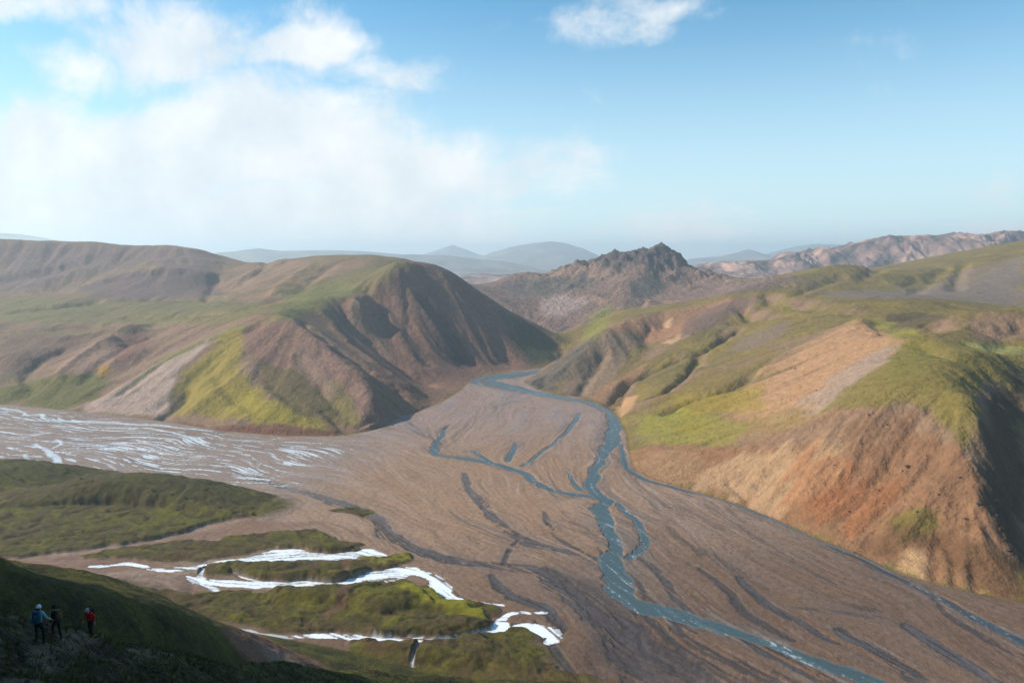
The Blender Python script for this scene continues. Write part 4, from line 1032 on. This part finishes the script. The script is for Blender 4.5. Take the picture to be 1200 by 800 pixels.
    skin_mesh('body', J, B, M_skin, root)
    for s in (-1, 1):
        bm = bmesh.new(); ball(bm, (s*.03, head[1]+.078, 1.615), (.012, .008, .009), 2); bm_obj('eye', bm, M_eye, root)
    bm = bmesh.new(); ball(bm, (0, head[1]+.083, 1.538), (.024, .008, .007), 2); bm_obj('mouth', bm, simple_mat('lips', srgb(150,80,74), .6, .05), root)
    # jacket with sleeves
    TJ = [(0, -.01, .86, .155, .13), (0, lean*.06, .98, .15, .125), (0, lean*.2, 1.12, .155, .125), (0, chest[1], 1.26, .175, .13), (0, neck[1]-.01, 1.385, .11, .09), (0, neck[1]+headfwd*.3, 1.455, .068)]
    TB = [(i, i+1) for i in range(5)]
    for s in (-1, 1):
        sh, el, wr, v = arms[s]; b0 = len(TJ); TJ += [(*sh, .076), (*lerp(sh, el, .5), .064), (*el, .056), (*lerp(el, wr, .6), .047), (*lerp(el, wr, .97), .040)]
        TB += [(4, b0), (b0, b0+1), (b0+1, b0+2), (b0+2, b0+3), (b0+3, b0+4)]
    skin_mesh('jacket', TJ, TB, jac, root)
    LJ = [(0, -.01, .95, .135, .12)]; LB_ = []
    for s in (-1, 1):
        hp, kn, an = sho[s]; b0 = len(LJ); LJ += [(*hp, .105), (*lerp(hp, kn, .5), .094), (*kn, .073), (*lerp(kn, an, .45), .068), (*lerp(kn, an, .9), .060)]
        LB_ += [(0, b0), (b0, b0+1), (b0+1, b0+2), (b0+2, b0+3), (b0+3, b0+4)]
    skin_mesh('trousers', LJ, LB_, trs, root)
    bm = bmesh.new()
    hc = head[1]
    def capf(p):
        if p.z < -.15: p.z = -.15-(p.z+.15)*.25
        return p
    ball(bm, (0, hc-.012, 1.645), (.108, .118, .105), 3, capf)
    if hatk == 'beanie': ball(bm, (0, hc-.01, 1.625), (.112, .122, .03), 3)
    if hatk == 'peak': ball(bm, (0, hc+.11, 1.64), (.07, .07, .012), 3)
    bm_obj('hat', bm, hat, root)
    if hatk == 'hood': pass
    bm = bmesh.new(); ball(bm, (0, hc-.055, 1.575), (.095, .075, .085), 3); bm_obj('hair', bm, M_hair, root)
    return root, arms, neck, hc
def backpack(root_loc, face, off, label, mat, strapm, lean, z0=.98, h=.50, wid=.165, front_straps=True):
    p = empty('backpack', root_loc, face, label, 'backpack', None)
    def soft(pw_):
        def f(v):
            return Vector([math.copysign(abs(c)**pw_, c) for c in v])
        return f
    bm = bmesh.new(); ball(bm, (0, off-.02, z0+h*.5), (wid, .115, h*.5), 4, soft(.55)); bm_obj('pack_body', bm, mat, p)
    bm = bmesh.new(); ball(bm, (0, off-.02, z0+h+.01), (wid*.92, .115, .075), 3, soft(.6)); bm_obj('lid', bm, mat, p)
    bm = bmesh.new(); ball(bm, (0, off-.135, z0+h*.34), (wid*.72, .045, h*.26), 3, soft(.6)); bm_obj('front_pocket', bm, mat, p)
    for s in (-1, 1):
        y = lean
        J = [(s*.10, off+.07, z0+h*.92, .020, .008), (s*.115, off+.16, z0+h*.98, .020, .009), (s*.12, off+.27, z0+h*.80, .020, .009), (s*.125, off+.29, z0+h*.5, .018, .008), (s*.14, off+.20, z0+h*.2, .016, .007), (s*.13, off+.06, z0+h*.1, .014, .007)]
        skin_mesh('strap', J, [(i, i+1) for i in range(5)], strapm, p, 1)
    J = [(-wid*.5, off-.142, z0+h*.72, .012), (0, off-.150, z0+h*.78, .012), (wid*.5, off-.142, z0+h*.72, .012)]
    skin_mesh('cord', J, [(0,1),(1,2)], M_strap, p, 1)
    return p
def surf(px, py, lo=10):
    (x, y), = hit([(px, py)], lo)
    # height of the finished near surface at that place
    k = np.argmin((VXf-x)**2+(VYf-y)**2); return x, y, float(VZ[k])
def zat(x, y):
    d = (VXf-x)**2+(VYf-y)**2; k = np.argpartition(d, 4)[:4]; w_ = 1/(d[k]+1e-4); return float((VZ[k]*w_).sum()/w_.sum())
def spot(px, py, lo=12, hi=200):
    """first place along the sight line that meets the finished sheet"""
    rx, ry, rz = ray(px, py); dd = lo*np.exp(np.arange(0, math.log(hi/lo), .004)); xs = rx/ry*dd; zs = CAM_H+rz/ry*dd
    sel = (R_ < hi*1.2) & (np.abs(VX-np.interp(VY, dd, xs)) < .5+VY*.01); P3 = allv[sel.ravel()]
    for x, y, z in zip(xs, dd, zs):
        k = np.argmin((P3[:, 0]-x)**2+(P3[:, 1]-y)**2)
        if P3[k, 2] >= z: return float(x), float(y), float(P3[k, 2])
    return float(xs[-1]), float(dd[-1]), float(P3[k, 2])
def feet(loc, face, a, b):
    out = []
    for f in (a, b):
        c, s = math.cos(face), math.sin(face); x = loc[0]+f[0]*c-f[1]*s; y = loc[1]+f[0]*s+f[1]*c
        out.append((f[0], f[1], zat(x, y)-loc[2]+.01, f[2]))
    return out
pA = spot(47, 753); pB = spot(68, 747); pC = spot(107, 744)
log('walkers stand at', pA, pB, pC)
for who, (loc, face, args) in {
    'A': (pA, math.radians(8), ('person in a pale teal jacket and off white hat, arms held out from the sides', .10, (-.52, .12, .92), (.42, .20, .98), (-.10, -.12, 0), (.10, .16, .05), (M_teal, M_dark, M_white_hat), .05, 'beanie')),
    'B': (pB, math.radians(75), ('person dressed all in black beside the pale teal jacket', .16, (-.26, .20, .88), (.24, .10, .86), (-.09, .20, .05), (.09, -.12, 0), (M_black, M_dark, M_black), .07, 'beanie')),
    'C': (pC, math.radians(172), ('person in a bright red jacket and grey cap, looking down', .22, (-.34, .10, .90), (.30, .16, .92), (-.10, .10, .03), (.10, -.14, 0), (M_red, M_dark, M_grey_hat), .12, 'peak'))}.items():
    lab, lean, hl, hr, fl_, fr_, mats, hf, hk = args
    f1, f2 = feet(loc, face, fl_, fr_)
    r_, arms_, nk, hc = person(loc, face, lab, lean, hl, hr, f1, f2, mats, hf, hk)
    if who == 'A':
        bp_ = backpack(loc, face, nk[1]-.20, 'deep teal backpack worn by the person in the pale teal jacket', M_tpack, M_tpack, lean)
    if who == 'B':
        bp_ = backpack(loc, face, nk[1]-.20, 'olive backpack worn by the person dressed in black', M_olive, M_black, lean, 1.0, .44)
    if who == 'C':
        bp_ = backpack(loc, face, nk[1]-.20, 'black backpack with chest straps worn by the person in red', M_black, M_black, lean)
        # hood lying round the neck
        skin_mesh('hood', [(-.09, nk[1]+.03, 1.44, .035), (-.075, nk[1]-.07, 1.48, .045), (0, nk[1]-.11, 1.50, .05), (.075, nk[1]-.07, 1.48, .045), (.09, nk[1]+.03, 1.44, .035)], [(0,1),(1,2),(2,3),(3,4)], M_red, r_)
log('people')
# rocks: real stones on the slopes
M_rock = simple_mat('dark_lava_rock', srgb(70,58,52), .95, .35, 1.2, .2); M_stone = simple_mat('pale_stone', srgb(84,76,70), .95, .3, .2, .2)
def rock(name, loc, size, mat, label, group, seed):
    r = random.Random(seed); bm = bmesh.new(); bmesh.ops.create_icosphere(bm, subdivisions=3, radius=1)
    off = Vector((r.random()*50, r.random()*50, r.random()*50)); from_n = __import__('mathutils').noise
    sx, sy, sz = r.uniform(.8, 1.3), r.uniform(.7, 1.1), r.uniform(.55, .85)
    cuts = [(Vector((r.gauss(0, 1), r.gauss(0, 1), r.gauss(0, .8))).normalized(), r.uniform(.62, .85)) for _ in range(7)]
    for v in bm.verts:
        p = v.co.copy()
        for n_, dd in cuts:
            e = p.dot(n_)-dd
            if e > 0: p -= n_*e*.9
        p *= 1+.22*from_n.noise(p*1.6+off)+.10*from_n.noise(p*4+off)
        v.co = Vector((p.x*sx, p.y*sy, p.z*sz))*size
    o = bm_obj(name, bm, mat, None, False); o.location = (loc[0], loc[1], loc[2]+size*.12); o.rotation_euler = (r.uniform(-.3, .3), r.uniform(-.3, .3), r.uniform(0, 6.3))
    return tag(o, label, 'rock', group)
RK = [(905,412,1.6),(893,431,2.0),(932,432,2.4),(957,458,1.9),(962,441,1.5),(1018,486,1.8),(1040,497,2.0),(1064,547,3.6),(1058,552,2.0),(1030,575,1.6),(1036,590,1.5),(1147,591,3.0),(1132,608,2.2),(1172,620,2.8),(1176,632,2.0),(1168,604,2.2),(1086,535,1.6),(1010,520,1.6),(978,545,1.5),(995,600,1.6),(1100,580,1.6),(1075,600,1.8),(1125,560,1.7),(925,480,1.3),(1182,645,2.4)]
hs = hit([(a, b) for a, b, c in RK], 420)
for i, ((a, b, c), (x, y)) in enumerate(zip(RK, hs)):
    rock('rock', (x, y, zat(x, y)), c*.55, M_rock, 'dark lava boulder lying on the bare orange brown slope right of the river', 'dark boulders on the orange slope', 100+i)
SK = [(10,758,.22),(30,770,.25),(4,742,.3),(118,770,.18),(150,775,.15),(95,782,.2),(60,778,.14),(190,790,.2),(140,790,.16),(20,790,.2),(220,788,.2),(80,765,.12),(170,768,.16),(45,795,.18),(128,757,.14)]
for i, (a, b, c) in enumerate(SK):
    x, y, z = spot(a, b, 12, 120); rock('stone', (x, y, z-c*.15), c*.5, M_stone, 'grey stone half sunk in the dark dirt below the walkers', 'stones on the dark spur', 300+i)
# tufts of grass and low ground cover on the near hillside
def tufts():
    r = np.random.default_rng(5); n = 22000
    d_ = 18*np.exp(r.random(n)*math.log(150/18)); a_ = np.radians(r.uniform(-36, -6, n)); x = d_*np.sin(a_); y = d_*np.cos(a_)
    ir = np.searchsorted(rr, d_)-1; z = np.zeros(n)
    k0 = np.searchsorted(th, a_)-1
    fr = (d_-rr[ir])/(rr[ir+1]-rr[ir]); fa = (a_-th[k0])/(th[k0+1]-th[k0])
    z = (Z[ir, k0]*(1-fr)+Z[ir+1, k0]*fr)*(1-fa)+(Z[ir, k0+1]*(1-fr)+Z[ir+1, k0+1]*fr)*fa
    keep = (fbm(x, y, 5, 3, seed=120)+r.normal(0, .2, n)) > -.02
    x, y, z, d_ = x[keep], y[keep], z[keep], d_[keep]; V = []; Fc = []
    nb = 9; m = len(x); c = 0
    ang = r.uniform(0, 6.28, (m, nb)); ln = r.uniform(.06, .2, (m, nb))*(1+d_[:, None]/90); sp_ = r.uniform(.02, .16, (m, nb)); wd = .012*(1+d_[:, None]/25)
    bx = x[:, None]+np.cos(ang)*sp_; by = y[:, None]+np.sin(ang)*sp_
    tx = bx+np.cos(ang)*ln*.6; ty = by+np.sin(ang)*ln*.6
    px_, py_ = -np.sin(ang)*wd, np.cos(ang)*wd; zz = np.broadcast_to(z[:, None], bx.shape)
    A = np.stack([bx-px_, by-py_, zz-.03], -1); B = np.stack([bx+px_, by+py_, zz-.03], -1); Cc = np.stack([tx, ty, zz+ln*.75], -1)
    v = np.stack([A, B, Cc], 2).reshape(-1, 3); f = np.arange(len(v)).reshape(-1, 3)
    g = simple_mat('dry_moss_grass', srgb(82,74,38), .9, .5, 2.0, .1)
    tag(mesh_obj('grass', v, f, g, smooth=False), 'low dark grass and moss tufts scattered over the near spur', 'grass', kind='stuff')
tufts()
log('small things')
# ------------------------------------------------------------------ sky, sun, haze, camera
HAZE_D, HAZE_TOP = 1.0e-4, 480.0
SUN_EL, SUN_AZ = 33.0, -82.0        # azimuth measured from the view direction (+Y), negative = left
w = bpy.data.worlds.new('World'); scn.world = w; w.use_nodes = True; t = w.node_tree; t.nodes.clear(); L = t.links
sky = nd_(t, 'ShaderNodeTexSky'); sky.sky_type = 'NISHITA'; sky.sun_disc = False; sky.sun_elevation = math.radians(SUN_EL); sky.sun_rotation = math.radians(SUN_AZ)
sky.altitude = 800; sky.air_density = 1.0; sky.dust_density = .6; sky.ozone_density = 1.5
bg = nd_(t, 'ShaderNodeBackground'); out = nd_(t, 'ShaderNodeOutputWorld'); L.new(bg.outputs[0], out.inputs[0]); bg.inputs[1].default_value = .115
tint = nd_(t, 'ShaderNodeMix', data_type='RGBA', blend_type='MULTIPLY'); tint.inputs[0].default_value = 1; tint.inputs[7].default_value = (.58, 1.10, 1.18, 1); L.new(sky.outputs[0], tint.inputs[6])
tc = nd_(t, 'ShaderNodeTexCoord'); sep = nd_(t, 'ShaderNodeSeparateXYZ'); L.new(tc.outputs['Generated'], sep.inputs[0])
def mth(op, a, b=None, clamp=False):
    n = nd_(t, 'ShaderNodeMath', operation=op); n.use_clamp = clamp
    for i, v in enumerate((a, b)):
        if v is None: continue
        if isinstance(v, (int, float)): n.inputs[i].default_value = v
        else: L.new(v, n.inputs[i])
    return n.outputs[0]
ym = mth('MAXIMUM', sep.outputs[1], .05)
u_ = mth('DIVIDE', sep.outputs[0], ym); v_ = mth('DIVIDE', sep.outputs[2], ym)
cu = nd_(t, 'ShaderNodeCombineXYZ'); L.new(u_, cu.inputs[0]); L.new(v_, cu.inputs[1])
wn = nd_(t, 'ShaderNodeTexNoise'); wn.inputs['Scale'].default_value = 7; wn.inputs['Detail'].default_value = 4; L.new(cu.outputs[0], wn.inputs['Vector'])
wv = nd_(t, 'ShaderNodeVectorMath', operation='MULTIPLY_ADD'); L.new(wn.outputs['Color'], wv.inputs[0]); wv.inputs[1].default_value = (.16, .09, 0); L.new(cu.outputs[0], wv.inputs[2])
wo = nd_(t, 'ShaderNodeVectorMath', operation='SUBTRACT'); L.new(wv.outputs[0], wo.inputs[0]); wo.inputs[1].default_value = (.08, .045, 0)
# cloud deck coordinates: the clouds lie on a flat layer high above
zc = mth('ADD', mth('MAXIMUM', sep.outputs[2], 0.0), .10)
cd = nd_(t, 'ShaderNodeCombineXYZ'); L.new(mth('DIVIDE', sep.outputs[0], zc), cd.inputs[0]); L.new(mth('DIVIDE', sep.outputs[1], zc), cd.inputs[1])
def sky_noise(src, scale, det, ro, off=0.0, dist=0.0):
    n = nd_(t, 'ShaderNodeTexNoise'); n.inputs['Scale'].default_value = scale; n.inputs['Detail'].default_value = det; n.inputs['Roughness'].default_value = ro; n.inputs['Distortion'].default_value = dist
    mp = nd_(t, 'ShaderNodeMapping'); mp.inputs['Location'].default_value = (off, off*.7, off*.3); L.new(src, mp.inputs[0]); L.new(mp.outputs[0], n.inputs['Vector']); return n.outputs['Fac']
nA = sky_noise(cu.outputs[0], 6.5, 10, .66, 3.1, .25); nB = sky_noise(cd.outputs[0], .9, 7, .58, 1.7, .4)
nn = mth('ADD', mth('MULTIPLY', nA, .62), mth('MULTIPLY', nB, .38))
acc = None
for bx, by, sx, sy, amp in [(195,50,125,80,.86),(100,80,100,40,.70),(50,5,170,30,.55),(375,58,85,40,.66),(440,92,95,34,.62),(725,26,120,34,.36),(770,8,80,24,.36),(290,165,250,80,.9),(60,190,260,85,.78),(480,205,260,60,.70),(250,245,480,80,.82),(520,262,260,50,.60),(600,262,420,40,.30),(1000,245,300,30,.16),(750,290,900,44,.46),(200,285,700,70,.80)]:
    rx_, ry_, rz_ = ray(bx, by); cxx, cyy = float(rx_/ry_), float(rz_/ry_)
    sb = nd_(t, 'ShaderNodeVectorMath', operation='SUBTRACT'); L.new(wo.outputs[0], sb.inputs[0]); sb.inputs[1].default_value = (cxx, cyy, 0)
    ml = nd_(t, 'ShaderNodeVectorMath', operation='MULTIPLY'); L.new(sb.outputs[0], ml.inputs[0]); ml.inputs[1].default_value = (900/sx, 900/sy, 0)
    ln = nd_(t, 'ShaderNodeVectorMath', operation='LENGTH'); L.new(ml.outputs[0], ln.inputs[0])
    mr = nd_(t, 'ShaderNodeMapRange', interpolation_type='SMOOTHSTEP'); mr.inputs[1].default_value = 1.5; mr.inputs[2].default_value = 0; mr.inputs[3].default_value = 0; mr.inputs[4].default_value = amp; L.new(ln.outputs['Value'], mr.inputs[0])
    acc = mr.outputs[0] if acc is None else mth('MAXIMUM', acc, mr.outputs[0])
cov = mth('ADD', acc, mth('MULTIPLY', mth('SUBTRACT', nn, .52), 2.3))
mr = nd_(t, 'ShaderNodeMapRange', interpolation_type='SMOOTHSTEP'); mr.inputs[1].default_value = .12; mr.inputs[2].default_value = .62; mr.inputs[3].default_value = 0; mr.inputs[4].default_value = .93; L.new(cov, mr.inputs[0])
# thin shading inside the clouds
nC = sky_noise(cu.outputs[0], 9, 6, .6, 8.3); cc = nd_(t, 'ShaderNodeValToRGB'); cc.color_ramp.elements[0].position = .3; cc.color_ramp.elements[0].color = (5.3, 5.8, 6.2, 1); cc.color_ramp.elements[1].position = .7; cc.color_ramp.elements[1].color = (7.2, 7.3, 7.3, 1); L.new(nC, cc.inputs[0])
cm = nd_(t, 'ShaderNodeMix', data_type='RGBA'); L.new(mr.outputs[0], cm.inputs[0]); lh = nd_(t, 'ShaderNodeMapRange', interpolation_type='SMOOTHSTEP'); lh.inputs[1].default_value = .34; lh.inputs[2].default_value = -.03; lh.inputs[3].default_value = .0; lh.inputs[4].default_value = .88; L.new(sep.outputs[2], lh.inputs[0])
hz = nd_(t, 'ShaderNodeMix', data_type='RGBA'); L.new(lh.outputs[0], hz.inputs[0]); L.new(tint.outputs[2], hz.inputs[6]); hz.inputs[7].default_value = (5.6, 6.7, 7.1, 1); L.new(hz.outputs[2], cm.inputs[6]); L.new(cc.outputs[0], cm.inputs[7])
L.new(cm.outputs[2], bg.inputs[0])
# ---- mountains far beyond the valley, each a ridge of its own depth
def rock_mat(name, cols, sz):
    m, t_ = new_mat(name); L_ = t_.links
    o_ = nd_(t_, 'ShaderNodeOutputMaterial'); b_ = nd_(t_, 'ShaderNodeBsdfPrincipled'); L_.new(b_.outputs[0], o_.inputs[0]); b_.inputs['Roughness'].default_value = .95; b_.inputs['Specular IOR Level'].default_value = .1
    tc_ = nd_(t_, 'ShaderNodeTexCoord'); mp_ = nd_(t_, 'ShaderNodeMapping'); mp_.inputs['Scale'].default_value = (1, 1, .4); L_.new(tc_.outputs['Object'], mp_.inputs[0])
    n_1 = nd_(t_, 'ShaderNodeTexNoise'); n_1.inputs['Scale'].default_value = 1/sz; n_1.inputs['Detail'].default_value = 6; n_1.inputs['Roughness'].default_value = .65; L_.new(mp_.outputs[0], n_1.inputs['Vector'])
    r_1 = nd_(t_, 'ShaderNodeValToRGB'); r_1.color_ramp.elements[0].position = .36; r_1.color_ramp.elements[0].color = (*map(float, cols[0]), 1); r_1.color_ramp.elements[1].position = .64; r_1.color_ramp.elements[1].color = (*map(float, cols[2]), 1)
    e = r_1.color_ramp.elements.new(.5); e.color = (*map(float, cols[1]), 1)
    L_.new(n_1.outputs['Fac'], r_1.inputs[0]); L_.new(r_1.outputs[0], b_.inputs['Base Color'])
    bp_ = nd_(t_, 'ShaderNodeBump'); bp_.inputs['Distance'].default_value = sz*.12; L_.new(n_1.outputs['Fac'], bp_.inputs['Height']); L_.new(bp_.outputs[0], b_.inputs['Normal']); return m
M_cliff = rock_mat('shade_toned_cliff_rock', [srgb(58,56,58), srgb(128,100,92), srgb(180,142,124)], 150)  # dark grey in the ramp stands in for shaded cliff faces
M_far = rock_mat('far_mountain_rock', [srgb(92,88,84), srgb(116,106,98), srgb(140,124,112)], 400)
def ridge(label, sky_px, d, depth, base, mat, rough, rib, seed, step=1.2):
    if d > 6000: depth *= 1.4; rib *= 1.4; d *= 1.4
    px = np.arange(sky_px[0][0], sky_px[-1][0]+.1, step)
    py = np.interp(px, [p[0] for p in sky_px], [p[1] for p in sky_px])
    zc_ = CAM_H+(300-py)/900*d*1.0; xw = (px-600)/900*d
    tt = np.concatenate([np.linspace(-1, 0, 90), np.linspace(0, 1, 25)[1:]])
    Xm, Tm = np.meshgrid(xw, tt); Zc = np.broadcast_to(zc_, Xm.shape)
    endf = sm(0, 1, np.minimum((px-px[0]), (px[-1]-px))/14)[None]
    ribn = ridged(Xm+Tm*depth*.35, Tm*depth*.35, rib, 5, .55, seed=seed)
    prof = 1-np.abs(Tm)**1.15
    wall = np.where(Tm < 0, np.interp(Tm, [-1, -.5, -.30, -.06, 0], [0, .28, .5, .96, 1]), prof) if rough > .5 else prof
    Zm = base+(Zc-base)*wall*endf
    amp = (Zc-base)*.34*np.clip(np.abs(Tm)*(5 if rough > .5 else 3), 0, 1)*(1-np.abs(Tm))**.5
    Zm = Zm+(ribn-.35)*amp*(.6+.6*rough)+fbm(Xm, Tm*depth, rib*.3, 5, .65, seed=seed+1)*(Zc-base)*.14*rough*np.clip(np.abs(Tm)*9+.12, 0, 1)
    Ym = d+Tm*depth+fbm(Xm, Tm*0, rib*1.5, 2, seed=seed+2)*depth*.25
    nn_, mm_ = Xm.shape; v = np.stack([Xm, Ym, Zm], -1).reshape(-1, 3)
    idx = np.arange(nn_*mm_).reshape(nn_, mm_); f = np.stack([idx[:-1, :-1], idx[:-1, 1:], idx[1:, 1:], idx[1:, :-1]], -1).reshape(-1, 4)
    tag(mesh_obj('mountain', v, f, mat), label, 'mountain', kind='structure')
ridge('pink and grey cliff faced mountain range along the right skyline', [(800,318),(819,311),(845,306),(870,306),(895,305),(915,301),(930,295),(945,297),(957,298),(966,291),(973,289),(983,293),(992,292),(1005,285),(1030,278),(1050,276),(1075,277),(1100,275),(1130,276),(1150,273),(1175,272),(1200,273),(1260,270),(1330,276),(1420,290)], 4300, 900, 30, M_cliff, 1.0, 300, 301)
ridge('small pale lit hills in the haze behind the big brown dome', [(515,330),(540,322),(565,320),(590,321),(620,322),(660,326),(700,332)], 4600, 700, 20, M_cliff, .4, 500, 302)
ridge('low hazy blue ridge just right of the big brown dome', [(430,303),(480,298),(520,299),(560,303),(590,306),(620,312),(660,322),(700,330)], 6500, 1200, 20, M_far, .4, 900, 303)
ridge('broad flat topped hazy mountain behind the river gap', [(540,312),(575,296),(600,289),(625,285),(645,283),(660,285),(680,291),(700,300),(730,309),(770,314)], 9500, 2000, 0, M_far, .3, 1500, 304)
ridge('small faint hazy peak left of the broad flat topped mountain', [(470,306),(500,297),(515,292),(530,287),(545,292),(560,298),(600,306)], 11000, 1800, 0, M_far, .3, 1500, 305)
ridge('long low hazy ridge above the left hills', [(225,304),(260,296),(285,294),(305,291),(330,294),(380,293),(420,294),(470,298),(520,304)], 7600, 1500, 20, M_far, .3, 1100, 306)
ridge('hazy pointed hill left of the pink cliffs', [(780,310),(810,303),(845,300),(862,296),(875,292),(888,296),(905,300),(940,306)], 9000, 1500, 0, M_far, .3, 1000, 307)
ridge('faint smooth hazy rise behind the pink cliffs', [(880,304),(910,296),(935,289),(955,286),(985,287),(1020,292),(1080,300)], 10500, 1500, 0, M_far, .3, 1000, 308)
ridge('faintest hazy hill at the left edge of the skyline', [(-120,282),(-60,275),(0,273),(30,275),(55,279),(90,288)], 12000, 1800, 0, M_far, .3, 1500, 309)
# ---- haze: one closed box of even thin air
def closed_box(name, x0, x1, y0, y1, z0, z1, mat):
    v = [(x0,y0,z0),(x1,y0,z0),(x1,y1,z0),(x0,y1,z0),(x0,y0,z1),(x1,y0,z1),(x1,y1,z1),(x0,y1,z1)]
    return mesh_obj(name, v, [(0,3,2,1),(4,5,6,7),(0,1,5,4),(1,2,6,5),(2,3,7,6),(3,0,4,7)], mat, smooth=False)
mh = bpy.data.materials.new('thin_haze'); mh.use_nodes = True; th_ = mh.node_tree; th_.nodes.clear()
vo = nd_(th_, 'ShaderNodeVolumePrincipled'); mo_ = nd_(th_, 'ShaderNodeOutputMaterial'); th_.links.new(vo.outputs[0], mo_.inputs['Volume'])
vo.inputs['Color'].default_value = (.80, .93, 1.0, 1); vo.inputs['Density'].default_value = HAZE_D; vo.inputs['Anisotropy'].default_value = .45
tag(closed_box('haze', -21000, 21000, -21000, 21000, -60, HAZE_TOP, mh), 'thin pale blue haze filling the air over the hills', 'haze', kind='stuff')
s = bpy.data.lights.new('sun', 'SUN'); s.energy = 5.0; s.angle = math.radians(.5); s.color = (1, .93, .82)
so = bpy.data.objects.new('sun', s); COL.objects.link(so)
d = Vector((math.sin(math.radians(SUN_AZ))*math.cos(math.radians(SUN_EL)), math.cos(math.radians(SUN_AZ))*math.cos(math.radians(SUN_EL)), math.sin(math.radians(SUN_EL))))
so.rotation_euler = d.to_track_quat('Z', 'Y').to_euler(); so.location = (-300, 0, 600)
cam = bpy.data.cameras.new('camera'); cam.sensor_width = 36; cam.lens = FPX/1200*36; cam.clip_end = 200000; cam.clip_start = .5
co = bpy.data.objects.new('camera', cam); COL.objects.link(co); co.location = (0, 0, CAM_H); co.rotation_euler = (math.pi/2-PITCH, 0, 0); scn.camera = co
scn.view_settings.view_transform = 'Standard'; scn.view_settings.look = 'None'; scn.view_settings.exposure = .36; scn.view_settings.gamma = 1
scn.cycles.use_denoising = True; scn.cycles.max_bounces = 4; scn.cycles.volume_bounces = 2; scn.cycles.diffuse_bounces = 2
log('done')
